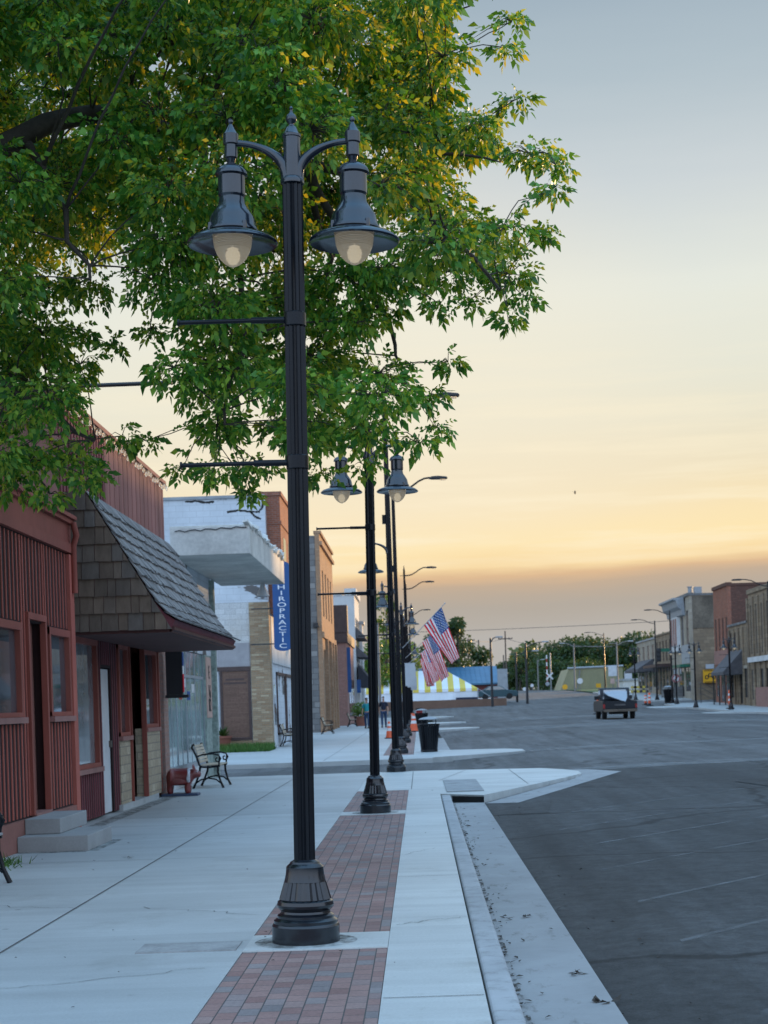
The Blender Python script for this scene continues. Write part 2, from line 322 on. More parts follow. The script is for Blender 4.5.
# ------------------------------------------------------------------ mesh builder
ORG = {}
class MB:
    def __init__(s): s.v = []; s.f = []; s.mi = []; s.T = Matrix.Identity(4); s.cur = 0
    def add(s, vs, fs):
        b = len(s.v); s.v += [tuple(s.T @ Vector(p)) for p in vs]
        s.f += [tuple(b+i for i in f) for f in fs]; s.mi += [s.cur]*len(fs); return s
    def box(s, x0, x1, y0, y1, z0, z1):
        return s.add([(x0,y0,z0),(x1,y0,z0),(x1,y1,z0),(x0,y1,z0),(x0,y0,z1),(x1,y0,z1),(x1,y1,z1),(x0,y1,z1)],
                     [(3,2,1,0),(4,5,6,7),(0,1,5,4),(1,2,6,5),(2,3,7,6),(3,0,4,7)])
    def quad(s, *p): return s.add(p, [tuple(range(len(p)))])
    def prism(s, poly, axis, a, b):
        def P(u, w, t): return {'x':(t,u,w),'y':(u,t,w),'z':(u,w,t)}[axis]
        n = len(poly); vs = [P(u,w,a) for u,w in poly] + [P(u,w,b) for u,w in poly]
        fs = [tuple(range(n))[::-1], tuple(range(n,2*n))] + [(i,(i+1)%n,n+(i+1)%n,n+i) for i in range(n)]
        return s.add(vs, fs)
    def tube(s, pts, rad, n=8, cap=True):
        pts = [Vector(p) for p in pts]; rad = rad if isinstance(rad, (list, tuple)) else [rad]*len(pts)
        vs = []; fs = []; up = None
        for i, p in enumerate(pts):
            d = (pts[min(i+1,len(pts)-1)] - pts[max(i-1,0)]).normalized()
            if up is None: up = d.orthogonal().normalized()
            up = (up - d*up.dot(d)); up = up.normalized() if up.length > 1e-6 else d.orthogonal().normalized()
            w = d.cross(up)
            vs += [tuple(p + (up*math.cos(2*math.pi*k/n) + w*math.sin(2*math.pi*k/n))*rad[i]) for k in range(n)]
        for i in range(len(pts)-1):
            for k in range(n): fs.append((i*n+k, i*n+(k+1)%n, (i+1)*n+(k+1)%n, (i+1)*n+k))
        if cap: fs += [tuple(range(n))[::-1], tuple(range((len(pts)-1)*n, len(pts)*n))]
        return s.add(vs, fs)
    def lathe(s, prof, n=24, c=(0,0,0), flute=0, cap=True):
        vs = []; fs = []
        for r, z in prof:
            for k in range(n):
                q = r*(1-flute*(k % 2)); a = 2*math.pi*k/n
                vs.append((c[0]+q*math.cos(a), c[1]+q*math.sin(a), c[2]+z))
        for i in range(len(prof)-1):
            for k in range(n): fs.append((i*n+k, i*n+(k+1)%n, (i+1)*n+(k+1)%n, (i+1)*n+k))
        if cap: fs += [tuple(range(n))[::-1], tuple(range((len(prof)-1)*n, len(prof)*n))]
        return s.add(vs, fs)
    def build(s, name, mats, parent=None, smooth=None, bevel=0, local=False):
        o0 = Vector((0,0,0)) if (parent is None or local) else ORG[parent.name]
        me = bpy.data.meshes.new(name)
        me.from_pydata([tuple(Vector(p)-o0) for p in s.v], [], s.f); me.validate()
        for m in (mats if isinstance(mats, (list, tuple)) else [mats]): me.materials.append(M[m])
        if len(me.polygons) == len(s.mi): me.polygons.foreach_set('material_index', s.mi)
        b = bmesh.new(); b.from_mesh(me); bmesh.ops.recalc_face_normals(b, faces=b.faces); b.to_mesh(me); b.free()
        if smooth is not None:
            me.polygons.foreach_set('use_smooth', [True]*len(me.polygons)); me.set_sharp_from_angle(angle=R(smooth))
        ob = bpy.data.objects.new(name, me); COL.objects.link(ob)
        if parent is not None: ob.parent = parent
        ORG[ob.name] = o0 if not local else Vector((0,0,0))
        if bevel:
            bv = ob.modifiers.new('bevel', 'BEVEL'); bv.width = bevel; bv.segments = 2; bv.limit_method = 'ANGLE'
        return ob
def tag(o, label, cat, group=None):
    o['label'] = label; o['category'] = cat
    if group: o['group'] = group
    return o
def thing(name, label, cat, loc=(0,0,0), group=None, rz_=0, ry=0):
    o = bpy.data.objects.new(name, None); COL.objects.link(o); o.location = loc; o.rotation_euler = (0, ry, rz_)
    o.empty_display_size = .2
    ORG[o.name] = Vector(loc); return tag(o, label, cat, group)
def struct(name, mb, mat, smooth=None, kind='structure'):
    o = mb.build(name, mat, None, smooth); o['kind'] = kind; return o
def kids(o): return list(o.children)
def dup(o, loc=None, label=None, group=None, rz_=None, ry=None, parent=None):
    c = o.copy(); COL.objects.link(c)
    if parent is not None: c.parent = parent
    if loc is not None: c.location = loc
    if label: c['label'] = label
    if group: c['group'] = group
    if rz_ is not None: c.rotation_euler = (0, ry or 0, rz_)
    for k in kids(o): dup(k, parent=c)
    return c
def text_mb(mb, txt, size, place, depth=.004):
    cu = bpy.data.curves.new('t', 'FONT'); cu.body = txt; cu.size = size; cu.align_x = 'CENTER'; cu.align_y = 'CENTER'; cu.extrude = depth
    ob = bpy.data.objects.new('t', cu); COL.objects.link(ob)
    dg = bpy.context.evaluated_depsgraph_get(); me = bpy.data.meshes.new_from_object(ob.evaluated_get(dg))
    T = mb.T; mb.T = T @ place; mb.add([tuple(v.co) for v in me.vertices], [tuple(p.vertices) for p in me.polygons]); mb.T = T
    bpy.data.objects.remove(ob); bpy.data.curves.remove(cu); bpy.data.meshes.remove(me)
def skin(chains, name, mat, parent, sub=1, extra=None):
    """grow one continuous surface over connected joints; chains = (verts{name:(pos,r)}, edges)"""
    verts, edges, root = chains
    names = list(verts); idx = {k: i for i, k in enumerate(names)}
    me = bpy.data.meshes.new('sk'); me.from_pydata([verts[k][0] for k in names], [(idx[a], idx[b]) for a, b in edges], [])
    ob = bpy.data.objects.new('sk', me); COL.objects.link(ob)
    ob.modifiers.new('s', 'SKIN'); sb = ob.modifiers.new('u', 'SUBSURF'); sb.levels = sub; sb.render_levels = sub
    for k in names:
        r = verts[k][1]; r = r if isinstance(r, tuple) else (r, r)
        d = me.skin_vertices[0].data[idx[k]]; d.radius = r; d.use_root = (k == root)
    dg = bpy.context.evaluated_depsgraph_get(); m2 = bpy.data.meshes.new_from_object(ob.evaluated_get(dg))
    bpy.data.objects.remove(ob); bpy.data.meshes.remove(me)
    m2.name = name; m2.materials.clear(); m2.materials.append(M[mat])
    m2.polygons.foreach_set('material_index', [0]*len(m2.polygons)); m2.polygons.foreach_set('use_smooth', [True]*len(m2.polygons))
    o = bpy.data.objects.new(name, m2); COL.objects.link(o)
    if parent is not None: o.parent = parent
    ORG[o.name] = Vector((0,0,0)); return o
# ------------------------------------------------------------------ camera, sky, sun
cam = bpy.data.cameras.new('camera'); co = bpy.data.objects.new('camera', cam); COL.objects.link(co); scene.camera = co
cam.sensor_width = 36; cam.sensor_fit = 'AUTO'; cam.lens = 36*F/1024
cam.shift_x = (384-VX)/1024; cam.shift_y = (VY-512)/1024
rt, up_, bk = Vector((CR,0,-SR)), Vector((SR,0,CR)), Vector((0,-1,0))
co.matrix_world = Matrix(((rt.x,up_.x,bk.x,0),(rt.y,up_.y,bk.y,0),(rt.z,up_.z,bk.z,EYE),(0,0,0,1)))
cam.clip_start = .1; cam.clip_end = 6000
cam.dof.use_dof = True; cam.dof.focus_distance = 11.2; cam.dof.aperture_fstop = 6.3
SUN_AZ, SUN_EL = R(40), R(6)           # azimuth from the street's direction towards the right
w = bpy.data.worlds.new('World'); scene.world = w; w.use_nodes = True
t = w.node_tree; t.nodes.clear()
N = lambda ty, **k: (lambda o: ([setattr(o, a, v) for a, v in k.items()], o)[1])(t.nodes.new(ty))
L = t.links.new
out = N('ShaderNodeOutputWorld'); bg = N('ShaderNodeBackground'); L(bg.outputs[0], out.inputs[0]); bg.inputs[1].default_value = 1
tc = N('ShaderNodeTexCoord'); sp = N('ShaderNodeSeparateXYZ'); L(tc.outputs['Generated'], sp.inputs[0])
def mth(op, a, b=None, c=None):
    x = N('ShaderNodeMath', operation=op)
    for i, v in enumerate((a, b, c)):
        if v is None: continue
        if isinstance(v, (int, float)): x.inputs[i].default_value = v
        else: L(v, x.inputs[i])
    return x.outputs[0]
def ramp(fac, stops):
    r = N('ShaderNodeValToRGB'); e = r.color_ramp.elements
    while len(e) < len(stops): e.new(.5)
    for k, (p, c) in zip(e, stops): k.position = p; k.color = (*c, 1)
    L(fac, r.inputs[0]); return r.outputs[0]
def mixc(f, a, b, mode='MIX'):
    x = N('ShaderNodeMix', data_type='RGBA', blend_type=mode)
    for s_, v in ((x.inputs['Factor'], f), (x.inputs['A'], a), (x.inputs['B'], b)):
        if isinstance(v, (int, float)): s_.default_value = v
        elif isinstance(v, tuple): s_.default_value = (*v, 1)
        else: L(v, s_)
    return x.outputs['Result']
# slow waviness so that the bands of cloud are not ruled lines
mp = N('ShaderNodeMapping'); mp.inputs['Scale'].default_value = (3, 3, 26); L(tc.outputs['Generated'], mp.inputs[0])
nz = N('ShaderNodeTexNoise'); nz.inputs['Scale'].default_value = 1.6; nz.inputs['Detail'].default_value = 7; nz.inputs['Roughness'].default_value = .55; L(mp.outputs[0], nz.inputs['Vector'])
elev = mth('ARCSINE', mth('MINIMUM', mth('MAXIMUM', sp.outputs[2], -.999), .999))
tilt = mth('MULTIPLY', sp.outputs[0], -.02)
e2 = mth('ADD', mth('ADD', elev, tilt), mth('MULTIPLY', mth('SUBTRACT', nz.outputs['Fac'], .5), .022))
fac = mth('DIVIDE', e2, math.pi/2)
deg = lambda d: d/90
sunset = ramp(mth('MAXIMUM', fac, 0), [(deg(0), lin((176,174,174))), (deg(2.0), lin((184,180,175))), (deg(3.25), lin((180,170,158))), (deg(3.9), lin((197,174,150))), (deg(4.2), lin((220,184,146))),
    (deg(4.6), lin((250,220,166))), (deg(5.3), lin((254,231,180))), (deg(6.1), lin((249,228,184))), (deg(7.3), lin((240,226,194))), (deg(10.1), lin((232,230,212))), (deg(13.2), lin((230,233,223))),
    (deg(16.6), lin((205,213,216))), (deg(20), lin((178,193,202))), (deg(23), lin((158,176,190))), (deg(36), (.42,.64,.92)), (deg(60), (.52,1.1,1.85)), (1, (.55,1.2,2.05))])
away = ramp(mth('MAXIMUM', fac, 0), [(0, (.62,.78,1.0)), (deg(8), (1.08,1.28,1.62)), (deg(25), (1.05,1.42,1.95)), (1, (.55,1.2,2.05))])
front = ramp(mth('ADD', mth('MULTIPLY', sp.outputs[1], .5), .5), [(.38, (0,0,0)), (.78, (1,1,1))])
colr = mixc(front, away, sunset)
# a pale glow low on the left of the sun bank, and thin bright wisps
mp2 = N('ShaderNodeMapping'); mp2.inputs['Scale'].default_value = (4, 4, 62); mp2.inputs['Rotation'].default_value = (0, R(-2), 0); L(tc.outputs['Generated'], mp2.inputs[0])
n2 = N('ShaderNodeTexNoise'); n2.inputs['Scale'].default_value = 1.3; n2.inputs['Detail'].default_value = 8; n2.inputs['Roughness'].default_value = .6; L(mp2.outputs[0], n2.inputs['Vector'])
band = ramp(fac, [(deg(4.2), (0,0,0)), (deg(5.2), (1,1,1)), (deg(8.5), (.6,.6,.6)), (deg(13), (0,0,0))])
wisp = mixc(1, ramp(n2.outputs['Fac'], [(.47, (0,0,0)), (.64, (1,1,1))]), band, 'MULTIPLY')
colr = mixc(mth('MULTIPLY', wisp, .62), colr, lin((255,243,212)))
dvec = N('ShaderNodeVectorMath', operation='DOT_PRODUCT'); L(tc.outputs['Generated'], dvec.inputs[0]); dvec.inputs[1].default_value = Vector((-.02,.99,.13)).normalized()
glow = mixc(1, ramp(dvec.outputs['Value'], [(.978, (0,0,0)), (.999, (1,1,1))]), ramp(fac, [(deg(4.6), (0,0,0)), (deg(6.5), (1,1,1))]), 'MULTIPLY')
colr = mixc(mth('MULTIPLY', glow, .4), colr, lin((255,240,212)))
sky = N('ShaderNodeTexSky', sky_type='NISHITA', sun_disc=False, sun_elevation=SUN_EL, sun_rotation=SUN_AZ, dust_density=2.0)
colr = mixc(1, colr, mixc(1, sky.outputs[0], (.0004,.0004,.0004), 'MULTIPLY'), 'ADD')
L(colr, bg.inputs[0])
sl = bpy.data.lights.new('sun', 'SUN'); so = bpy.data.objects.new('sun', sl); COL.objects.link(so)
sl.energy = 4.8; sl.angle = R(1.5); sl.color = (1, .62, .27)
sd = Vector((math.sin(SUN_AZ)*math.cos(SUN_EL), math.cos(SUN_AZ)*math.cos(SUN_EL), math.sin(SUN_EL)))
so.rotation_euler = sd.to_track_quat('Z', 'Y').to_euler(); so.location = (20, 60, 30)
vs = scene.view_settings; vs.view_transform = 'Standard'; vs.look = 'None'; vs.exposure = 0; vs.gamma = 1; vs.use_curve_mapping = False
scene.cycles.use_denoising = True; scene.cycles.max_bounces = 8; scene.cycles.transparent_max_bounces = 12
scene.render.film_transparent = False

# ------------------------------------------------------------------ ground, road, pavements
def ysteps(y0, y1):
    ys = [y0]; y = y0
    while y < y1-1e-6:
        st = 2.0 if 40 < y < 260 else (4 if y <= 40 else 40)
        y = min(y+st, y1); ys.append(y)
    return ys
def sheet(mb, x0, x1, y0, y1, zf, nx=1):
    ys = ysteps(y0, y1); xs = [x0+(x1-x0)*i/nx for i in range(nx+1)]
    vs = [(x, y, zf(x, y)) for y in ys for x in xs]; k = nx+1
    return mb.add(vs, [(j*k+i, j*k+i+1, (j+1)*k+i+1, (j+1)*k+i) for j in range(len(ys)-1) for i in range(nx)])
def slab(mb, poly, zf, th=.16, side=True):
    """a flat slab that follows the street's rise; poly is a ring of (x, y)"""
    n = len(poly); top = [(x, y, zf(x, y)) for x, y in poly]; bot = [(x, y, zf(x, y)-th) for x, y in poly]
    return mb.add(top+bot, [tuple(range(n))] + ([(i, (i+1) % n, n+(i+1) % n, n+i) for i in range(n)] if side else []))
def strip_slab(mb, x0, x1, y0, y1, zf, th=.16):
    ys = ysteps(y0, y1); n = len(ys); vs = []
    for y in ys: vs += [(x0,y,zf(x0,y)),(x1,y,zf(x1,y)),(x0,y,zf(x0,y)-th),(x1,y,zf(x1,y)-th)]
    fs = []
    for i in range(n-1):
        a, b = 4*i, 4*i+4
        fs += [(a,a+1,b+1,b),(a+1,a+3,b+3,b+1),(a+2,a,b,b+2)]
    fs += [(0,2,3,1), (4*n-4,4*n-3,4*n-1,4*n-2)]
    return mb.add(vs, fs)
Z0 = lambda x, y: zt(y)
mb = MB(); sheet(mb, -2500, 2500, -300, 3000, lambda x, y: zt(y)-.3, 1); struct('ground', mb, 'earth')
mb = MB(); sheet(mb, .9, 21.9, -60, 36.6, rz, 14); struct('road', mb, 'asphalt', 60)
mb = MB(); sheet(mb, .9, 21.9, 36.6, 205, rz, 14); struct('old_road', mb, 'asphalt_old', 60)
mb = MB(); sheet(mb, .972, 1.78, -20, 26.8, lambda x, y: rz(x, y)+.004, 2); struct('road_edge', mb, 'asphalt_new', 60)
mb = MB(); sheet(mb, -70, .9, 37.5, 47, lambda x, y: zt(y)-.13, 1)
struct('alley', mb, 'asphalt_old')
mb = MB(); sheet(mb, -70, .9, 136, 163.6, lambda x, y: zt(y)-.13, 1); sheet(mb, 21.9, 90, 152.6, 165.4, lambda x, y: zt(y)-.13, 1)
struct('cross_street', mb, 'asphalt_old')
mb = MB(); sheet(mb, 8.6, 21.9, 205, 700, lambda x, y: zt(y)-.13, 1); struct('far_road', mb, 'asphalt_old')
# near pavement: building side walk, pavers, kerb side walk, kerb, gutter
WX = -4.9
mb = MB(); strip_slab(mb, WX-9, -1.152, -14, 38.2, Z0); struct('pavement', mb, 'pavement')
mb = MB(); strip_slab(mb, -.248, .286, -14, 29.9, Z0)
strip_slab(mb, -1.148, .286, 29.9, 38.2, Z0)
slab(mb, [(.286,28.2),(.98,27.4),(2.0,30.4),(2.95,33.3),(3.2,34.2),(3.25,35.4),(3.0,36.6),(2.6,37.5),(.286,38.2)], Z0, .16)
struct('kerbside_pavement', mb, 'pavement_light')
mb = MB()
strip_slab(mb, WX-9, -1.152, 46.8, 136, Z0); strip_slab(mb, -1.152, -.24, 46.8, 50.4, Z0); strip_slab(mb, -.24, .3, 46.8, 136, Z0)
for y0, y1, x1 in ((49.6,53.6,3.1),(88,91.5,3.1),(107,110.5,2.9),(131.5,135,2.6)):
    slab(mb, [(.3,y0-2.2),(x1-.5,y0+.3),(x1,y0+1.2),(x1,y1-1),(x1-.5,y1),(.3,y1+.6)], Z0, .16)
struct('far_pavement', mb, 'pavement')
mb = MB(); strip_slab(mb, 21.9, 40, -40, 152.4, Z0); strip_slab(mb, 21.9, 40, 165.6, 215, Z0)
for y0, y1 in ((112,116),(140,144)): slab(mb, [(21.9,y0-1),(19.4,y0+.3),(19,y0+1.2),(19,y1-1),(19.4,y1),(21.9,y1+1)], Z0, .16)
struct('opposite_pavement', mb, 'pavement')
mb = MB(); PAD = []
LAMPY = [(-.78,10.9,'twin'),(-.67,23.75,'twin'),(-.58,38.05,'combo'),(-.62,52,'combo'),(-.6,64.5,'twin'),(-.6,75.5,'twin'),(-.6,88,'combo'),(-.62,99,'combo'),(-.62,110.5,'twin'),(-.62,122,'twin'),(-.62,132.5,'combo')]
segs = []; y = -14
for py_ in (10.9, 23.75): segs.append((y, py_-.36)); y = py_+.36
segs.append((y, 29.9))
for a, b in segs: strip_slab(mb, -1.148, -.252, a, b, lambda x, y: zt(y)-.004, .12)
strip_slab(mb, -1.148, -.252, 50.4, 135, lambda x, y: zt(y)-.004, .12)
struct('brick_paving', mb, 'pavers')
mb = MB()
for py_ in (10.9, 23.75): mb.box(-1.15, -.25, py_-.357, py_+.357, -.12, .004)
struct('lamp_pad', mb, 'pavement_light')
mb = MB(); strip_slab(mb, .298, .452, -14, 27.9, lambda x, y: zt(y)-.003, .16); strip_slab(mb, .3, .452, 54.5, 74, Z0); strip_slab(mb, .3, .452, 80.5, 88, Z0)
o = struct('kerb', mb, 'kerb'); bv = o.modifiers.new('b', 'BEVEL'); bv.width = .025; bv.segments = 3; bv.limit_method = 'ANGLE'
mb = MB(); sheet(mb, .452, .97, -14, 27.35, lambda x, y: zt(y)-.118+.03*(x-.452), 2)
slab(mb, [(.985,27.2),(1.5,26.8),(4.1,35.0),(3.6,36.9),(2.7,37.9),(3.27,35.4),(2.97,33.2)], lambda x, y: rz(x, y)+.007, 0, False)
sheet(mb, .452, .97, 54.5, 74, lambda x, y: zt(y)-.118+.03*(x-.452), 2)
struct('gutter', mb, 'gutter')
mb = MB(); sheet(mb, 3.3, 21.5, 36.4, 37.9, lambda x, y: rz(x, y)+.006, 10); sheet(mb, 3.1, 21.5, 51.6, 53.6, lambda x, y: rz(x, y)+.006, 10); sheet(mb, 2, 21.5, 81, 88, lambda x, y: rz(x, y)+.006, 10); sheet(mb, 6, 21, 108, 116, lambda x, y: rz(x, y)+.006, 10)
struct('road_wear', mb, 'road_patch')
# narrow joints in the concrete
mb = MB()
def line(x0, y0, x1, y1, wd=.012, z=.004):
    d = Vector((x1-x0, y1-y0, 0)).normalized(); n = Vector((-d.y, d.x, 0))*wd/2
    k = max(1, int(Vector((x1-x0, y1-y0)).length/4)); ring = []
    for i in range(k):
        a = Vector((x0+(x1-x0)*i/k, y0+(y1-y0)*i/k, 0)); b = Vector((x0+(x1-x0)*(i+1)/k, y0+(y1-y0)*(i+1)/k, 0))
        mb.quad(*[(p.x, p.y, zt(p.y)+z) for p in (a-n, b-n, b+n, a+n)])
line(-2.73, -10, -2.73, 37.5, .014); line(-2.75, 47.5, -2.75, 130, .014)
for yy in (-2, 5.2, 17.4, 24.2, 30.6): line(-4.6, yy, -1.17, yy, .01)
for yy in (2.6, 8.7, 14.8, 20.9, 26.8): line(-.24, yy, .28, yy, .01)
for yy in range(49, 134, 4): line(-4.6, yy, -1.2, yy, .012)
line(-.2, 30, -.2, 38, .012); line(.32, 33, .95, 37.6, .012); line(1.9, 30.6, 1.9, 37.4, .012)
struct('pavement_joints', mb, 'joint')
mb = MB(); sheet(mb, .288, .297, -14, 27.6, lambda x, y: zt(y)-.02, 1); struct('kerb_joint', mb, 'black_void')
mb = MB(); sheet(mb, .456, .51, -10, 27.2, lambda x, y: zt(y)-.113+.03*(x-.452), 1); struct('gutter_dirt', mb, 'dirt')
# angled parking lines
mb = MB()
for k, y0 in enumerate((5.9, 8.5, 11.1, 13.3, 15.9, 18.4, 20.9, 23.4, 57, 60, 63, 66, 69, 72)):
    n = 8; pts = [(1.65+3.6*i/n, y0+3.6*i/n) for i in range(n+1)]
    for (xa, ya), (xb, yb) in zip(pts, pts[1:]):
        mb.quad(*[(x, yq, rz(x, yq)+.005) for x, yq in ((xa,ya-.05),(xb,yb-.05),(xb,yb+.05),(xa,ya+.05))])
for y0 in range(58, 130, 6):
    for (xa, ya), (xb, yb) in (((17.6,y0+2.6),(19.4,y0+1.3)),((19.4,y0+1.3),(21.2,y0))):
        mb.quad(*[(x, yq, rz(x, yq)+.005) for x, yq in ((xa,ya-.06),(xb,yb-.06),(xb,yb+.06),(xa,ya+.06))])
struct('parking_lines', mb, 'paint_line')
# storm inlet
mb = MB(); mb.box(.40, 1.03, 28.6, 32.9, .003, .016); inl = thing('storm_inlet', 'steel lid of the storm drain over its dark mouth at the corner kerb', 'drain', (.7,28.6,0))
mb.build('lid', 'plate', inl)
mb = MB(); mb.add([(.47,27.72,-.115),(.97,27.2,-.1),(.97,27.2,-.012),(.47,27.72,-.012),(.47,27.6,-.115),(.97,27.08,-.1),(.97,27.08,-.012),(.47,27.6,-.012)],
    [(0,1,2,3),(4,5,6,7),(0,1,5,4),(3,2,6,7),(0,3,7,4),(1,2,6,5)]); mb.build('mouth', 'black_void', inl)
mb = MB(); mb.box(-1.83, -1.2, 10.6, 11.0, .0, .008); tag(mb.build('utility_cover', 'plate'), 'flat steel cover plate set in the pavement left of the nearest lamp post', 'cover plate')
# far verges and tent lot
mb = MB(); sheet(mb, 22.2, 60, 216, 300, lambda x, y: zt(y)-.05, 2); sheet(mb, -60, 8.4, 196, 420, lambda x, y: zt(y)-.1, 2); sheet(mb, 22.2, 200, 300, 420, lambda x, y: zt(y)-.05, 2)
struct('verge', mb, 'lawn')
mb = MB(); sheet(mb, -60, 8.4, 165.4, 196, lambda x, y: max(1.72, zt(y)+.05), 1); struct('tent_lot', mb, 'pavement')
mb = MB(); mb.box(-30, 8.4, 164.8, 165.2, .6, 1.8); mb.build('retaining_wall', 'retaining')
tag(bpy.data.objects['retaining_wall'], 'low brown retaining wall along the lot in front of the striped tent', 'wall')
# contact shade laid on as dark sheets around post feet and along the wall
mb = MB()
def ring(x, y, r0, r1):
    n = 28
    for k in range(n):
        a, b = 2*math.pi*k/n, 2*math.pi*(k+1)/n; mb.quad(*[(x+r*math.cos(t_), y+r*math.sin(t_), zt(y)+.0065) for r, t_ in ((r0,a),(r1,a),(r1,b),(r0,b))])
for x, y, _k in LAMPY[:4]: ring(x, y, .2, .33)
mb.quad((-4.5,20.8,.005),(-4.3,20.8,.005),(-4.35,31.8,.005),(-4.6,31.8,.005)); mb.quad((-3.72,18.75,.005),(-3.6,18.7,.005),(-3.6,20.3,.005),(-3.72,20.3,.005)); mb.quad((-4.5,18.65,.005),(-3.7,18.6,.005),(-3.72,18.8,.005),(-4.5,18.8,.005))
struct('pavement_contact_shade', mb, 'contact_shade')
# hairline cracks in the slabs, a tarred patch and scattered bits in the gutter
mb = MB(); rc_ = random.Random(21)
for x0, y0, x1, y1 in ((-2.6,9.3,-1.3,9.9),(-2.73,13.2,-4.4,14.0),(-1.2,12.4,-2.2,13.1),(-.22,11.6,.26,11.9),(-.24,16.9,.1,17.6),(-2.7,20.1,-1.5,21.3),(-2.0,26.4,-1.2,27.1),(-2.75,8.4,-3.3,9.0),(1.2,31.4,2.2,33.9)):
    n = 16; P = [Vector((x0+(x1-x0)*i/n+rc_.uniform(-.035,.035), y0+(y1-y0)*i/n+rc_.uniform(-.05,.05), .0045)) for i in range(n+1)]
    for p, q in zip(P, P[1:]):
        d = (q-p).normalized(); nn = Vector((-d.y,d.x,0))*rc_.uniform(.0015,.004); mb.quad(p-nn, q-nn, q+nn, p+nn)
struct('pavement_cracks', mb, 'joint')
mb = MB(); mb.quad(*[(x, y, rz(x, y)+.008) for x, y in ((1.0,24.2),(1.75,24.0),(2.05,26.9),(1.45,26.6),(1.0,26.95))]); mb.quad(*[(x, y, rz(x, y)+.008) for x, y in ((3.6,12.6),(5.6,13.4),(5.3,15.6),(3.4,14.9))]); mb.quad(*[(x, y, rz(x, y)+.008) for x, y in ((5.5,27),(9.5,28.5),(9.2,30.2),(5.3,28.9))])
struct('road_patches', mb, 'asphalt_new')
mb = MB()
for k in range(170):
    x = .46+abs(rc_.gauss(0,.09)) if k < 110 else rc_.uniform(.5,1.5); y = rc_.uniform(7.5,26.5); s_ = rc_.uniform(.008,.026)*(1.5 if k % 9 == 0 else 1); a = rc_.uniform(0,6.28); zq = (-.118+.03*(x-.452)) if x < .97 else rz(x,y)
    mb.T = Matrix.Translation((x,y,zq+.012)) @ Euler((rc_.uniform(-.4,.4), rc_.uniform(-.4,.4), a)).to_matrix().to_4x4(); mb.add([(-s_,0,0),(0,s_*.6,.004),(s_,0,0),(0,-s_*.6,.003)], [(0,1,2,3)])
for k in range(60):
    x, y = rc_.uniform(-4.3,.25), rc_.uniform(7.6,30); s_ = rc_.uniform(.006,.018); mb.T = Matrix.Translation((x,y,.009)) @ Euler((rc_.uniform(-.3,.3), rc_.uniform(-.3,.3), rc_.uniform(0,6.28))).to_matrix().to_4x4(); mb.add([(-s_,0,0),(0,s_*.6,.004),(s_,0,0),(0,-s_*.6,.003)], [(0,1,2,3)])
o = struct('ground_litter', mb, 'bark', None, 'stuff'); o['label'] = 'tiny scattered bits of dead leaf along the gutter and pavement'; o['category'] = 'litter'
# litter: dead leaves
def litter(x, y, s, z=0, lab='', nm='dead_leaf'):
    mb = MB(); 
    for k in range(4):
        a = random.uniform(0, 6.28); l = s*random.uniform(.6, 1)
        mb.T = Matrix.Translation((x+random.uniform(-s,s)*.5, y+random.uniform(-s,s)*.5, z+.012)) @ Matrix.Rotation(a, 4, 'Z') @ Matrix.Rotation(random.uniform(-.5,.5), 4, 'Y')
        mb.add([(0,-l*.3,0),(l*.5,0,.012),(0,l*.3,0),(-l*.6,0,.008)], [(0,1,2,3)])
    return tag(mb.build(nm, 'bark'), lab, 'dead leaves')
litter(*at(127,857.5,17.6).xy, .08, 0, 'small clump of dead leaves on the bare pavement left of the nearest post')
litter(.72, 12.6, .07, -.11, 'dead leaf clump in the gutter, farthest of those beside the dirt line')
litter(.86, 9.9, .09, -.11, 'curled dead leaf near the outer edge of the gutter')
litter(.93, 8.95, .12, -.108, 'long dark leaf scrap lying where gutter meets asphalt')
# ------------------------------------------------------------------ lamp posts
ZT = .0
BASEP = [(.217,0),(.217,.105),(.21,.118),(.205,.122),(.205,.14),(.188,.152),(.182,.156),(.182,.172),(.162,.186),(.158,.2),(.17,.212),(.18,.224),(.183,.24),(.178,.262),(.16,.272),(.15,.33),(.135,.385),(.125,.42),(.12,.47),(.12,.478),(.113,.488),(.098,.5),(.092,.512),(.08,.518),(.07,.525)]
def base_mb():
    mb = MB(); mb.lathe(BASEP[:15], 32)
    mb.lathe([(.168,.274),(.16,.3),(.147,.345),(.133,.39),(.124,.43),(.122,.445)], 48, flute=.075, cap=False); mb.lathe(BASEP[16:], 32); return mb
def fluted_mb(h0, h1, r0, r1):
    mb = MB(); n = 48
    for r, z in ((r0,h0),(r1,h1)): pass
    vs = []; 
    for r, z in ((r0,h0),(r1,h1)):
        for k in range(n):
            q = r*(1-(.0,.12,.2,.12)[k % 4]); a = 2*math.pi*k/n; vs.append((q*math.cos(a), q*math.sin(a), z))
    mb.add(vs, [(k,(k+1)%n,n+(k+1)%n,n+k) for k in range(n)]); return mb
HP = [(3,65),(7,69),(7,74),(4,78),(10,90),(16,100),(20,105),(20,130),(16,133),(17,150),(17,165),(13,168),(10,178),(18,184),(30,190),(37,196),(41,204),(42,210),(35,214),(35,262),(32,268),(35,286),(46,302),(57,320),(62,344),(67,350),(68,356),(62,358),(64,361),(82,364),(104,372),(115,381),(117,385),(114,389),(104,384),(80,378),(58,374),(50,372)]
GP = [(50,368),(49,380),(47,395),(41,411),(33,425),(21,437),(8,444),(1,446)]
K = 1/2.56/156.3
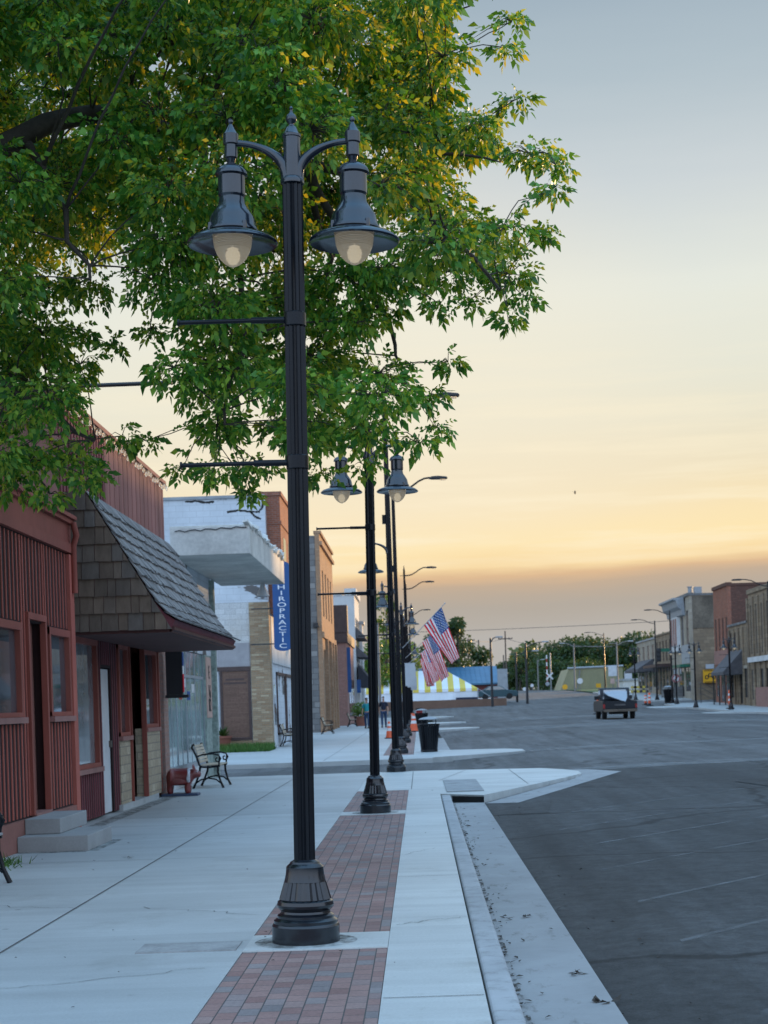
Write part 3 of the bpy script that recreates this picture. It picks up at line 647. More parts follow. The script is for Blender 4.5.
def head(root, sx, off=.39, ztop=5.28):
    mb = MB(); mb.lathe([(r*K, (65-y)*K) for r, y in HP[:20]], 28)
    mb.lathe([(r*K, (65-y)*K) for r, y in HP[19:28]], 28, cap=False); mb.lathe([(r*K, (65-y)*K) for r, y in HP[27:]], 36, cap=False)
    for k in range(4):
        a = k*math.pi/2+.6; mb.T = Matrix.Translation((.063*1*math.cos(a)*2.55, .063*math.sin(a)*2.55, (65-352)*K)); mb.lathe([(.012,-.03),(.016,0),(.012,.03)], 8)
    mb.T = Matrix.Identity(4)
    h = mb.build('lamp_head', 'iron_head', root, 35, local=True); h.location = (sx*off, 0, ztop)
    g = MB(); gy = np.linspace(368, 446, 40); gr = np.interp(gy, [y for r, y in GP], [r for r, y in GP]); g.lathe([((r*(1+.018*(i % 2)))*K, (65-y)*K) for i, (r, y) in enumerate(zip(gr, gy))], 28, cap=False); g.build('glass_globe', 'globe', h, 40, local=True)
    g = MB(); g.lathe([(.002,-.93),(.022,-.915),(.034,-.89),(.036,-.86),(.025,-.83),(.002,-.815)], 16); g.build('bulb', 'bulb', h, 60, local=True); return h
def arm(root, sx, off=.39, zh=5.12):
    mb = MB(); P = []; rr = []
    for i in range(11):
        a = i/10*math.pi/2; P.append((sx*(.035+(off-.055)*math.sin(a)), 0, zh-.225+.225*(1-(1-math.sin(a))**1.0*0 - (1-math.cos(math.pi/2-a)))))
        rr.append(.042-.02*i/10)
    P = []
    for i in range(13):
        a = i/12*math.pi/2; P.append((sx*(.03+(off-.04)*(1-math.cos(a))), 0, zh-.23+.235*math.sin(a)))
    mb.tube(P, [.045-.024*min(1, i/9) for i in range(13)], 10); return mb.build('arm', 'iron_head', root, 50, local=True)
def banner_arm(root, z, ln=.74, sx=-1):
    mb = MB(); mb.tube([(sx*.06,0,z),(sx*.28,0,z)], .021, 10); mb.tube([(sx*.26,0,z),(sx*ln,0,z-.006)], .0145, 10); mb.tube([(sx*ln,0,z-.006),(sx*(ln+.012),0,z-.006)], .024, 10)
    mb.T = Matrix.Translation((0,0,z)); mb.lathe([(.0675,-.045),(.072,-.04),(.072,.04),(.0675,.045)], 20); return mb.build('banner_arm', 'iron', root, 40, local=True)
def make_twin(label, loc, ry=0, group=None):
    root = thing('double_lamp_post', label, 'lamp post', loc, group, 0, ry)
    base_mb().build('base', 'iron_base', root, 22, local=True); fluted_mb(.52, 4.87, .068, .066).build('pole', 'iron', root, 20, local=True)
    mb = MB(); mb.lathe([(.068,4.85),(.076,4.855),(.078,4.875),(.07,4.89),(.055,4.9),(.055,5.15),(.06,5.155),(.06,5.17),(.05,5.18),(.034,5.215),(.03,5.22)], 24); mb.build('top_sleeve', 'iron_head', root, 40, local=True)
    mb = MB(); mb.lathe([(.03,5.215),(.018,5.23),(.018,5.24),(.033,5.255),(.036,5.275),(.03,5.295),(.012,5.31),(.009,5.33),(.014,5.34),(.004,5.355)], 20); mb.build('finial', 'iron_head', root, 50, local=True)
    for sx in (-1, 1): arm(root, sx); head(root, sx)
    for z in (3.985, 3.07): banner_arm(root, z)
    return root
def make_combo(label, loc, group=None):
    root = thing('street_light', label, 'street light', loc, group)
    base_mb().build('base', 'iron_base', root, 22, local=True); fluted_mb(.52, 8.3, .08, .05).build('pole', 'iron', root, 20, local=True)
    mb = MB(); mb.lathe([(.052,8.28),(.055,8.3),(.03,8.36),(.012,8.5),(.004,8.52)], 16); mb.build('pole_cap', 'iron', root, 40, local=True)
    mb = MB(); mb.box(-.13,-.055,-.05,.05,5.55,5.75); mb.build('control_box', 'iron', root, None, local=True)
    arm(root, -1, .42, 5.12); head(root, -1, .42, 5.28)
    mb = MB(); P = [(.03,0,8.0),(.18,0,8.0),(.38,0,8.04),(.6,0,8.16),(.8,0,8.3),(.98,0,8.38),(1.15,0,8.4)]; mb.tube([(-.22,0,8.0),(.03,0,8.0)], .014, 8); mb.tube(P, [.034,.033,.032,.03,.03,.03,.028], 10)
    a = mb.build('luminaire_arm', 'iron', root, 50, local=True)
    mb = MB(); mb.prism([(1.1,8.37),(1.2,8.345),(1.45,8.34),(1.66,8.345),(1.7,8.37),(1.66,8.41),(1.4,8.44),(1.2,8.43)], 'y', -.11, .11)
    h = mb.build('luminaire', 'dull_iron', root, None, .02, local=True)
    mb = MB(); mb.box(1.45,1.62,-.07,.07,8.315,8.338); mb.build('lens', 'globe', h, None, local=True)
    for z in (3.985, 3.07): banner_arm(root, z)
    return root
ORD = ['nearest','second','third','fourth','fifth','sixth','seventh','eighth','ninth','tenth','eleventh']
GL = 'lamp posts along the brick strip'
twin0 = make_twin('nearest black double lamp post, on a concrete pad in the brick strip', (LAMPY[0][0], LAMPY[0][1], .004), R(.86), GL)
combo0 = None
for i, (x, y_, kind) in enumerate(LAMPY[1:], 1):
    loc = (x, y_, zt(y_)+.004)
    if kind == 'twin':
        lab = {1:'second double lamp post in the row, its top hidden among the lowest leaves', 4:'double lamp post carrying the nearest flag beyond the trash cans',
               5:'double lamp post with the second flag, behind the nearest flag', 8:'far double lamp post just beyond the two tall street lights', 9:'farthest double lamp post of the near pavement row'}[i]
        dup(twin0, loc, lab, GL, 0, R(.8) if i == 1 else 0)
    else:
        lab = {2:'tall street light with side lamp standing before the alley mouth', 3:'tall street light with side lamp just left of the nearest trash can',
               6:'far tall street light, taller looking of the pair beyond the flags', 7:'far tall street light, lower looking of the pair beyond the flags', 10:'last and smallest tall street light of the near pavement row'}[i]
        if combo0 is None: combo0 = make_combo(lab, loc, GL)
        else: dup(combo0, loc, lab, GL)
# opposite side
GR = 'lamp posts across the road'
for (px, Y, X, lab) in ((731, 123, 22.3, 'double lamp post across the road before the grey awning'), (696, 136, 21.9, 'double lamp post across the road before the stone side wall'),
                        (677, 150, 22.4, 'double lamp post across the road half hidden by a tall street light'), (636, 168, 22.2, 'small far double lamp post across the road before the dark trees')):
    p = at(px, 707, Y); dup(twin0, (p.x, Y, zt(Y)+.004), lab, GR, 0, 0)
tall0 = None
for (px, ptop, Y, lab) in ((767.5, 577, 109, 'tall street light at the right edge of the picture'), (669.5, 608, 154, 'taller of the two street lights before the corner stone building'),
                     (654.5, 618, 166, 'shorter of the two street lights before the corner stone building'), (603.5, 631, 205, 'far street light above the pickup truck')):
    p = at(px, ptop, Y); X = p.x; 
    z0 = zt(Y)+.004; h = p.z - z0 - .1
    if tall0 is None:
        tall0 = thing('tall_street_light', lab, 'street light', (X, Y, z0), 'tall street lights across the road')
        mb = base_mb(); mb.build('base', 'iron', tall0, 35, local=True)
        mb = MB(); mb.lathe([(.1,.4),(.06,8.7),(.02,8.8)], 16); mb.build('pole', 'iron', tall0, 30, local=True)
        mb = MB(); mb.tube([(0,0,8.45),(-.3,0,8.48),(-.7,0,8.65),(-1.05,0,8.85),(-1.4,0,8.93),(-1.7,0,8.95)], .035, 8); mb.build('luminaire_arm', 'iron', tall0, 50, local=True)
        mb = MB(); mb.prism([(-1.6,8.92),(-1.75,8.88),(-2.2,8.88),(-2.35,8.92),(-2.25,8.98),(-1.8,9.0)], 'y', -.13, .13); mb.build('luminaire', 'dull_iron', tall0, None, .02, local=True)
        r0 = tall0
    else: r0 = dup(tall0, (X, Y, z0), lab)
    r0.scale = (1, 1, h/8.95)
# blank banners on the far posts
ban = None
for i, lab in ((4, 'pale blank banner on the post with the nearest flag'), (5, 'pale blank banner on the post with the second flag'), (8, 'far pale blank banner peeping out behind the other two')):
    x, y_, _k = LAMPY[i]; z = zt(y_)
    if ban is None:
        mb = MB(); mb.box(.075, .46, -.012, .012, 2.15, 3.0); mb.box(.06,.47,-.014,.014,2.99,3.02); ban = tag(mb.build('street_banner', 'banner'), lab, 'banner', 'pale banners on the far lamp posts'); ban.location = (x, y_-.1, z)
    else: b2 = dup(ban, (x, y_-.1, z), lab)
# ------------------------------------------------------------------ flags
def flag(label, loc, A, B, C, D, tip, foot, wave, seed):
    root = thing('flag', label, 'flag', loc, 'flags on the lamp posts')
    o = Vector(loc); mb = MB(); foot = foot - o; tip = tip - o
    mb.tube([foot, tip], .014, 8); mb.lathe([(.02,-.02),(.03,0),(.02,.03)], 8, tip); mb.build('flagpole', 'rod', root, 40, local=True)
    A, B, C, D = (p - o for p in (A, B, C, D)); nu, nv = 30, 13
    rn = random.Random(seed); ph = rn.uniform(0, 6)
    def S(u, v):
        P = (A*(1-v)+B*v)*(1-u) + (D*(1-v)+C*v)*u
        P = P + Vector((0,1,0))*(wave*u*math.sin(v*9+ph+u*2)) + Vector((.03*u*math.sin(6*v+ph), 0, .05*u*(1-u)*math.sin(4*v+ph)))
        P.z -= .22*u*(1-u)*(.3+v*0); return P
    mb = MB()
    for i in range(nu):
        for j in range(nv):
            u0, u1, v0, v1 = i/nu, (i+1)/nu, j/nv, (j+1)/nv
            blue = i < 12 and j < 7; mb.cur = 2 if blue else (0 if j % 2 == 0 else 1)
            mb.quad(S(u0,v0), S(u1,v0), S(u1,v1), S(u0,v1))
    cl = mb.build('cloth', ['flag_red','flag_white','flag_blue'], root, 60, local=True)
    b = bmesh.new(); b.from_mesh(cl.data); bmesh.ops.remove_doubles(b, verts=b.verts, dist=.0005); b.to_mesh(cl.data); b.free()
    mb = MB()
    for row in range(9):
        for c in range(6 if row % 2 == 0 else 5):
            v = (row+.8)/9.6*7/13; u = ((c*2+(1 if row % 2 == 0 else 2))/12)*12/30
            P = S(u, v); du = (S(u+.01, v)-P).normalized(); dv = (S(u, v+.01)-P).normalized(); n = du.cross(dv).normalized()
            for sg in (-1, 1):
                ring = [P + n*sg*.006 + (du*math.cos(a)+dv*math.sin(a))*(.028 if k % 2 == 0 else .012) for k, a in ((k, k*math.pi/5) for k in range(10))]
                mb.quad(*ring)
    mb.build('stars', 'flag_white', cl, None, local=True)
    return root
def fl(i, label, pts, Ydep, seed, wave):
    x, y_, _k = LAMPY[i]; loc = (x, y_, zt(y_)+.004)
    foot, tip, A, B, C, D = (at(px, py, Ydep+dy) for px, py, dy in pts); flag(label, loc, A, B, C, D, tip, foot, wave, seed)
fl(4, 'nearest american flag, hanging open from its slanting pole', ((402.5,648,-.1),(444.8,603.4,-.7),(441.6,607.5,-.66),(423.6,625,-.4),(451.5,664.5,-.35),(459,657,-.75)), 64.5, 1, .07)
fl(5, 'second american flag, its upper part hidden by the nearest flag', ((405.5,658,-.1),(436,630,-.6),(434,632,-.55),(422.3,642.5,-.4),(441,682,-.5),(448.5,676,-.7)), 75.5, 3, .1)
fl(6, 'third american flag, hanging limp behind the second one', ((408,664,-.1),(432,644,-.6),(431,645,-.6),(420.5,653.5,-.4),(432,684,-.4),(440,680,-.7)), 88, 5, .1)
fl(7, 'farthest american flag, only its lower stripes showing', ((410,668,-.1),(430,651,-.6),(429.5,652,-.6),(420,660,-.4),(426.5,687,-.4),(434,686,-.6)), 99, 8, .1)
# ------------------------------------------------------------------ left row
def boards(mb, x, y0, y1, z0, z1, pitch=.17, w=.04, d=.013):
    """upright boards on a street front at x, proud of the wall by d"""
    n = max(1, int(round((y1-y0)/pitch)))
    for i in range(n):
        yc = y0 + (i+.5)*(y1-y0)/n; mb.box(x, x+d*random.uniform(.9,1.1), yc-w/2, yc+w/2, z0, z1)
def wall_with_holes(mb, x0, x1, ys, zs, holes):
    """a wall slab between x0 and x1 cut on a grid; holes = (y0,y1,z0,z1)"""
    Y = sorted({ys[0], ys[1], *[h[0] for h in holes], *[h[1] for h in holes]}); Z = sorted({zs[0], zs[1], *[h[2] for h in holes], *[h[3] for h in holes]})
    for a, b in zip(Y, Y[1:]):
        for c, d in zip(Z, Z[1:]):
            if not any(a >= h[0]-1e-6 and b <= h[1]+1e-6 and c >= h[2]-1e-6 and d <= h[3]+1e-6 for h in holes): mb.box(x0, x1, a, b, c, d)
def window(par, x, y0, y1, z0, z1, glassm='glass', framem='red_trim', fw=.09, inset=.035, sill=None, mull=()):
    mb = MB(); xf = x+.035
    mb.box(x-inset, xf, y0, y0+fw, z0, z1); mb.box(x-inset, xf, y1-fw, y1, z0, z1); mb.box(x-inset, xf+.003, y0, y1, z1-fw, z1); mb.box(x-inset, xf+.003, y0, y1, z0, z0+fw*.6)
    for m in mull: mb.box(x-inset, xf-.03, m-.03, m+.03, z0, z1)
    f = mb.build('window', framem, par)
    mb = MB(); mb.box(x-inset-.004, x-inset+.006, y0+fw*.9, y1-fw*.9, z0+fw*.5, z1-fw*.9); mb.build('pane', glassm, f)
    if sill:
        mb = MB(); mb.box(x-.05, x+.075, y0-.03, y1+.03, z0-.07, z0-.002); mb.build('sill', sill, f)
    return f
# 1: red board building with door and two windows
X1 = -4.55; Y1a, Y1b = 16.6, 22.36
b1 = thing('shop_building', 'dark red board-clad shop with a narrow recessed door and two windows above concrete steps', 'building', (X1, Y1a, 0))
holes = [(17.85,19.4,1.5,2.58),(19.72,20.62,.35,2.62),(20.86,22.1,1.5,2.6)]
mb = MB(); mb.cur = 1; wall_with_holes(mb, X1-.12, X1, (Y1a,Y1b), (.34,3.62), holes); mb.cur = 0
boards(mb, X1, Y1a, 17.82, .36, 3.6); boards(mb, X1, 17.85, 19.45, .36, 1.42); boards(mb, X1, 17.85, 19.45, 2.6, 3.6); boards(mb, X1, 19.45, 19.72, .36, 3.6, .13); boards(mb, X1, 19.72, 20.62, 2.66, 3.6); boards(mb, X1, 20.62, 20.84, .36, 3.6, .11)
boards(mb, X1, 20.86, 22.1, .36, 1.42); boards(mb, X1, 20.86, 22.1, 2.62, 3.6)
mb.box(X1-.1, X1+.05, 22.12, Y1b, .02, 3.6)
mb.build('front_wall', ['red_siding','red_groove_shade'], b1)
mb = MB(); mb.box(-15, X1-.125, Y1a+.05, Y1b, 0, 4.6); mb.box(-15, X1-.05, Y1a, Y1a+.045, 0, 4.9); mb.build('body', 'red_stucco', b1)
mb = MB(); mb.box(X1-.3, X1+.045, Y1a, 22.3, -.05, .338); mb.build('foundation', 'red_stucco', b1)
mb = MB(); mb.box(X1-.12, X1+.06, Y1a, Y1b, 3.62, 3.74); mb.box(X1-.12, X1+.03, Y1a, Y1b, 3.742, 4.0); mb.box(X1-.12, X1+.08, Y1a, Y1b, 4.002, 4.06); mb.box(X1-.12, X1+.12, Y1a, Y1b, 4.062, 4.11); mb.build('cornice', 'red_trim', b1)
mb = MB(); mb.box(X1-.13, X1-.02, Y1a, 21.9, 4.112, 5.0); mb.box(X1-.15, X1+.03, Y1a, 21.9, 5.002, 5.07); mb.build('parapet', 'red_stucco', b1)
mb = MB(); mb.tube([(X1+.1,22.2,4.02),(X1+.13,22.24,3.85),(X1+.08,22.27,3.72),(X1+.08,22.27,3.1)], .04, 10); mb.build('downpipe', 'red_trim', b1, 50)
window(b1, X1, 17.85, 19.4, 1.5, 2.58, sill='ledge'); window(b1, X1, 20.86, 22.1, 1.5, 2.6, sill='ledge')
mb = MB(); mb.box(X1-.3, X1-.26, 19.72, 20.62, .35, 2.62); mb.box(X1-.27, X1-.125, 19.70, 19.72, .35, 2.62); mb.box(X1-.27, X1-.125, 20.62, 20.64, .35, 2.62)
d = mb.build('door', 'dark_red', b1)
mb = MB(); mb.box(X1-.02, X1+.05, 19.68, 19.76, .36, 2.64); mb.box(X1-.02, X1+.05, 20.58, 20.66, .36, 2.64); mb.box(X1-.02, X1+.053, 19.68, 20.66, 2.642, 2.72); mb.build('door_frame', 'red_trim', d)
mb = MB(); mb.box(X1-.26, X1+.06, 19.76, 20.6, .3395, .375); mb.build('threshold', 'ledge', d)
for z, yy, q in ((1.62, 19.05, .15),(1.62, 21.75, .15)):
    mb = MB(); mb.box(X1-.09, X1-.085, yy-q/2, yy+q*.9, z, z+.12); mb.build('window_sticker', 'yellow_sign', b1)
steps = thing('concrete_steps', 'pair of grey concrete steps at the narrow red door', 'steps', (X1, 19.4, 0))
mb = MB(); mb.box(X1+.047, -3.72, 18.8, 20.25, -.05, .172); mb.build('step', 'concrete_new', steps, None, .008)
mb = MB(); mb.box(X1+.049, -4.1, 19.18, 20.7, .174, .345); mb.build('step', 'concrete_new', steps, None, .008)
# 2: shop with the shake mansard
X2 = -4.7; Y2a, Y2b = 22.4, 31.9
b2 = thing('mansard_shop', 'red shop under a steep overhanging roof of weathered wooden shakes', 'building', (X2, Y2a, 0))
mb = MB(); mb.box(-15, X2-.4, Y2a, Y2b, 0, 5.3); mb.build('body', 'red_stucco', b2)
hol = [(23.0,24.75,.75,2.6),(25.1,25.85,.02,2.2),(26.45,27.35,1.15,2.62),(27.4,28.8,.02,2.62),(28.9,30.3,1.25,2.62)]
mb = MB(); mb.cur = 1; wall_with_holes(mb, X2-.14, X2, (Y2a+.02,26.4), (.02,2.62), [h for h in hol if h[0] < 26.4]); mb.cur = 0
boards(mb, X2, 22.45, 23.0, .03, 2.6, .15, .05); boards(mb, X2, 23.02, 24.73, .03, .68, .16, .05); boards(mb, X2, 24.76, 25.08, .03, 2.6, .15, .05); boards(mb, X2, 25.88, 26.42, .03, 2.6, .16, .05); boards(mb, X2, 25.1, 25.85, 2.24, 2.6, .15, .05)
mb.build('front_wall', ['plum_siding','red_groove_shade'], b2)
mb = MB(); mb.box(X2-.14, X2+.02, 26.43, 27.38, .08, 1.14); mb.build('brick_bulkhead', 'tan_block', b2)
mb = MB(); mb.box(X2-.14, X2+.05, 28.82, 30.32, .08, 1.24)
mb.build('brick_bulkhead', 'tan_block', b2)
mb = MB(); mb.box(X2-.2, X2+.06, 26.3, 29.9, -.03, .09); mb.build('plinth', 'pavement', b2)
for (a, b_, c, d_) in ((23.0,24.75,.75,2.6),(26.45,27.35,1.15,2.62),(28.9,30.3,1.25,2.62)): window(b2, X2, a, b_, c, d_, 'glass_reflect_tint' if a == 23.0 else 'glass', 'red_trim', .1, .04, 'ledge')
mb = MB(); mb.box(X2-.09, X2-.03, 25.12, 25.83, .03, 2.18); dd = mb.build('door', 'white_paint', b2); dd['label'] = 'white side door'
mb = MB(); mb.box(X2-.03, X2+.01, 25.75, 25.79, 1.0, 1.1); mb.build('handle', 'chrome', dd)
mb = MB(); mb.box(X2-.35, X2-.3, 27.4, 28.8, .03, 2.6); dd = mb.build('door', 'ink', b2); dd['label'] = 'black glazed double door'
mb = MB(); 
for yy in (27.45,28.07,28.14,28.76): mb.box(X2-.3, X2-.26, yy-.035, yy+.035, .05, 2.58)
mb.box(X2-.3,X2-.255,27.42,28.78,1.0,1.08); mb.box(X2-.3,X2-.255,27.42,28.78,.05,.2); mb.build('door_frame', 'dull_iron', dd)
mb = MB(); mb.box(X2-.297, X2-.285, 27.5, 28.03, .2, 2.55); mb.box(X2-.297, X2-.285, 28.18, 28.72, .2, 2.55); mb.build('pane', 'glass_dark', dd)
mb = MB(); mb.tube([(X2-.21,27.5,1.04),(X2-.21,28.0,1.04)], .016, 8); mb.tube([(X2-.21,28.2,1.04),(X2-.21,28.7,1.04)], .016, 8); mb.build('handle', 'chrome', dd, 50)
mb = MB(); mb.box(X2-.3, X2+.03, 30.4, 31.0, .02, 2.62); mb.build('brick_pier', 'dark_brick', b2)
mb = MB(); mb.box(X2-.3, X2-.02, 31.003, 31.88, .02, 4.6); mb.build('brick_pier', 'pink_brick', b2)
for ya, yb_ in ((30.32,30.398),(27.36,27.4),(28.8,28.84)): mb = MB(); mb.box(X2-.02, X2+.06, ya, yb_, .09, 2.62); mb.build('post', 'red_trim', b2)
# upper wall, faded boards with a coping and a string of bulbs
mb = MB(); mb.box(X2-.4, X2-.02, Y2a, Y2b, 2.7, 5.76)
n = 46
for i in range(n):
    y0 = Y2a+(Y2b-Y2a)*i/n; y1 = Y2a+(Y2b-Y2a)*(i+1)/n; dk = i < 17
    mb.cur = 1 if dk else 0
    if dk: mb.box(X2-.02, X2+.015, y0+.03, y1-.06, 3.2, 5.755)
    else: mb.box(X2-.02, X2+.006+.006*(i % 2), y0+.004, y1-.004, 3.2, 5.755)
mb.build('upper_wall', ['parapet_siding','plum_siding'], b2)
mb = MB(); mb.box(X2-.42, X2+.07, Y2a, Y2b+.03, 5.765, 5.83); mb.build('coping', 'parapet_siding', b2)
mb = MB(); mb.tube([(X2+.09, y, 5.72+.03*math.sin(y*7)) for y in np.linspace(Y2a, Y2b, 60)], .008, 5); wr = mb.build('light_string', 'ink', b2)
for i, y in enumerate(np.linspace(Y2a+.2, Y2b-.1, 36)):
    mb = MB(); mb.lathe([(.008,0),(.022,-.03),(.026,-.055),(.012,-.085)], 8, (X2+.095, y, 5.71+.03*math.sin(y*7)))
    mb.build('bulb', 'globe', wr, 50)
# mansard
MY0, MY1 = 22.9, 30.45; XT, ZTp, XB, ZB = -4.42, 4.52, -3.32, 2.64
def roofpt(s, flare=True):
    x = XT+(XB-XT)*s; z = ZTp+(ZB-ZTp)*s
    if flare: z += .0 if s < .8 else .10*((s-.8)/.2)**2; x += .0 if s < .8 else .06*((s-.8)/.2)**2
    return x, z
mb = MB(); rows = 10
nrm = Vector((-(ZB-ZTp), 0, XB-XT)).normalized()
if nrm.x < 0: nrm = -nrm
for r_ in range(rows):
    s0, s1 = r_/rows, (r_+1)/rows+.03; y = MY0-.03
    while y < MY1:
        wd = random.uniform(.09,.2); y2 = min(y+wd, MY1+.02); j = random.uniform(-.012,.012)
        (xa, za), (xb, zb) = roofpt(min(s0, 1)), roofpt(min(s1+j, 1.03)); th = random.uniform(.018,.034)
        a0, b0 = Vector((xa,0,za))+nrm*.012, Vector((xb,0,zb))+nrm*.03
        P = [(a0.x,y+.004,a0.z),(a0.x,y2-.004,a0.z),(b0.x,y2-.004,b0.z),(b0.x,y+.004,b0.z)]
        Q = [(p[0]+nrm.x*(.006 if i < 2 else th), p[1], p[2]+nrm.z*(.006 if i < 2 else th)) for i, p in enumerate(P)]
        mb.add(P+Q, [(0,1,2,3),(4,7,6,5),(0,4,5,1),(1,5,6,2),(2,6,7,3),(3,7,4,0)]); y = y2
rf = mb.build('shake_roof', 'shake', b2)
mb = MB(); pts = [roofpt(s) for s in np.linspace(0, 1, 11)]
mb.prism([(X2+.02,ZTp),*pts,(XB,ZB-.02),(X2+.02,ZB-.02)], 'y', MY0, MY1); mb.build('mansard_frame', 'plum_siding', b2)
def clip(poly, ax, az, bx, bz):
    out = []; ins = lambda p: (bx-ax)*(p[1]-az)-(bz-az)*(p[0]-ax) < 1e-9
    for p, q in zip(poly, poly[1:]+poly[:1]):
        if ins(p): out.append(p)
        if ins(p) != ins(q):
            d1 = (bx-ax)*(p[1]-az)-(bz-az)*(p[0]-ax); d2 = (bx-ax)*(q[1]-az)-(bz-az)*(q[0]-ax); k = d1/(d1-d2)
            out.append((p[0]+(q[0]-p[0])*k, p[1]+(q[1]-p[1])*k))
    return out
mb = MB(); rh = (ZTp-ZB)/8
for r_ in range(8):
    z0 = ZB-.02+r_*rh; x = X2+.02
    while x < XB:
        wd = random.uniform(.1,.24); q = clip([(x+.004,z0+random.uniform(-.006,.006)),(x+wd-.004,z0+random.uniform(-.006,.006)),(x+wd-.004,z0+rh*1.06),(x+.004,z0+rh*1.06)], XT, ZTp, XB, ZB)
        if len(q) >= 3:
            zz0 = min(p[1] for p in q); vs = [(p[0], MY0-.008-.022*(1-(p[1]-z0)/(rh*1.06)), p[1]) for p in q]+[(p[0], MY0+.01, p[1]) for p in q]; n = len(q)
            mb.add(vs, [tuple(range(n)), tuple(range(n,2*n))[::-1]]+[(i,(i+1)%n,n+(i+1)%n,n+i) for i in range(n)])
        x += wd
mb.build('shake_gable', 'shake_end', b2)
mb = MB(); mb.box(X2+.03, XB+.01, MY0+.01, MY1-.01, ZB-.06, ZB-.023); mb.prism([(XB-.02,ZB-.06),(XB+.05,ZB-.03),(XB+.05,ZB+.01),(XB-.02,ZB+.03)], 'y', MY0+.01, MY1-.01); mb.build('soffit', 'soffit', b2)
# horizontal sign pipe on the roof, mostly hidden by leaves
sp_ = thing('roof_sign_pipe', 'horizontal grey pipe on the roof seen through the gap in the leaves', 'pipe', (X2-.2, 25, 5.3))
p0, p1 = at(28,388,25), at(172,382.5,25)
mb = MB(); mb.tube([p0, p1], .032, 10); mb.build('pipe', 'dull_iron', sp_, 50)
mb = MB(); mb.tube([(p0.x+.15,25,5.3),(p0.x+.15,25,p0.z-.02)], .03, 10); mb.build('post', 'dull_iron', sp_, 50)
# black hanging sign box on the pier
hs = thing('hanging_sign', 'slim black hanging sign box with a striped face on the brick pier', 'sign', (X2, 31.4, 1.9))
mb = MB(); mb.box(X2+.04, X2+.34, 31.3, 31.42, 1.82, 2.62); mb.box(X2+.02, X2+.44, 31.28, 31.44, 1.76, 1.818); mb.build('box', 'ink', hs)
for k, (m_, z0, z1) in enumerate((('flag_blue',2.35,2.6),('flag_white',2.2,2.345),('flag_red',1.86,2.195))):
    mb = MB(); mb.box(X2+.345, X2+.36, 31.31, 31.41, z0, z1); mb.build('face', m_, hs)
# 3: barred shopfront with the canopy
X3 = -4.75; Y3a, Y3b = 31.92, 39.6
b3 = thing('barred_shop', 'pale shopfront with barred windows under a flat white canopy', 'building', (X3, Y3a, 0))
mb = MB(); mb.box(-15, X3-.3, Y3a, Y3b-.4, 0, 4.62); mb.box(X3-.3, X3, Y3a, Y3b-.4, 2.75, 4.62); mb.build('body', 'peeling', b3)
mb = MB(); mb.box(X3-.3, X3, Y3a, 37.6, -.02, .34); mb.build('plinth', 'white_block', b3)
mb = MB(); mb.box(X3-.06, X3-.035, 32.05, 37.55, .345, 2.74); mb.build('pane', 'glass_teal', b3)
mb = MB()
for i, yy in enumerate(np.linspace(32.0, 37.6, 9)): mb.box(X3-.055, X3-.022-(.008 if i % 2 else 0), yy-.03, yy+.03, .345, 2.745)
mb.box(X3-.055, X3-.01, 32.0, 37.6, .342, .44); mb.box(X3-.055, X3-.02, 32.0, 37.6, 2.2, 2.26); mb.build('window_bars', 'grey_paint', b3)
for yy, zz, m_ in ((33.4,2.05,'white_paint'),(34.6,2.1,'white_paint'),(35.9,2.0,'white_paint'),(34.0,1.85,'red_letter'),(35.2,1.84,'flag_blue')):
    mb = MB(); mb.box(X3-.034, X3-.03, yy-.2, yy+.22, zz-.1, zz+.08); mb.build('window_notice', m_, b3)
mb = MB(); mb.box(X3-.3, X3+.02, 37.62, 38.6, -.02, 2.745); mb.box(X3-.32, X3+.1, 38.95, 39.2, -.02, 4.5); mb.build('timber_post', 'green_post', b3)
mb = MB(); mb.box(X3-.3, X3-.2, 38.62, 38.93, -.02, 2.745); mb.build('side_panel', 'glass_teal', b3)
CX = -3.2
mb = MB(); mb.box(X3+.003, CX, 33.0, 41.4, 4.53, 5.08); mb.box(X3+.003, CX-.05, 33.05, 41.3, 5.083, 5.11); cn = mb.build('canopy', 'canopy', b3, None, .012)
mb = MB(); rn = random.Random(4)
for k in range(40):
    y = 33+8.2*k/40; mb.T = Matrix.Translation((CX-.02+rn.uniform(-.03,.03), y, 5.09)) @ Euler((rn.uniform(-.6,.6), rn.uniform(-.5,.5), rn.uniform(-.4,.4))).to_matrix().to_4x4(); mb.box(-.05,.05,-.12,.12,-.01,.035+rn.uniform(0,.06))
mb.build('torn_edging', 'canopy', cn)
mb = MB(); P = [(X3+.1+ (CX-X3-.15)*k/14, 32.985, 5.0+.05*k/14+.02*math.sin(k*2.2)) for k in range(15)]; mb.tube(P, .009, 5); mb.build('cable', 'ink', cn)
mb = MB(); mb.lathe([(.05,0),(.07,-.1),(.16,-.3),(.15,-.31),(.04,-.1)], 14, (CX-.5, 41.0, 4.53)); mb.build('canopy_light', 'white_paint', cn, 40)
bd = thing('number_board', 'pink board with black numerals on the pale timber post', 'sign', (X3+.03, 38.1, 1.9))
mb = MB(); mb.box(X3+.023, X3+.04, 37.7, 38.55, 1.35, 2.7); mb.build('panel', 'poster', bd)
for txt, z in (('E', 2.35), ('16', 1.92), ('82', 1.62)):
    mb = MB(); text_mb(mb, txt, .42, Matrix.Translation((X3+.045, 38.12, z)) @ Matrix.Rotation(R(90), 4, 'Z') @ Matrix.Rotation(R(90), 4, 'X')); mb.build('numerals', 'ink', bd)
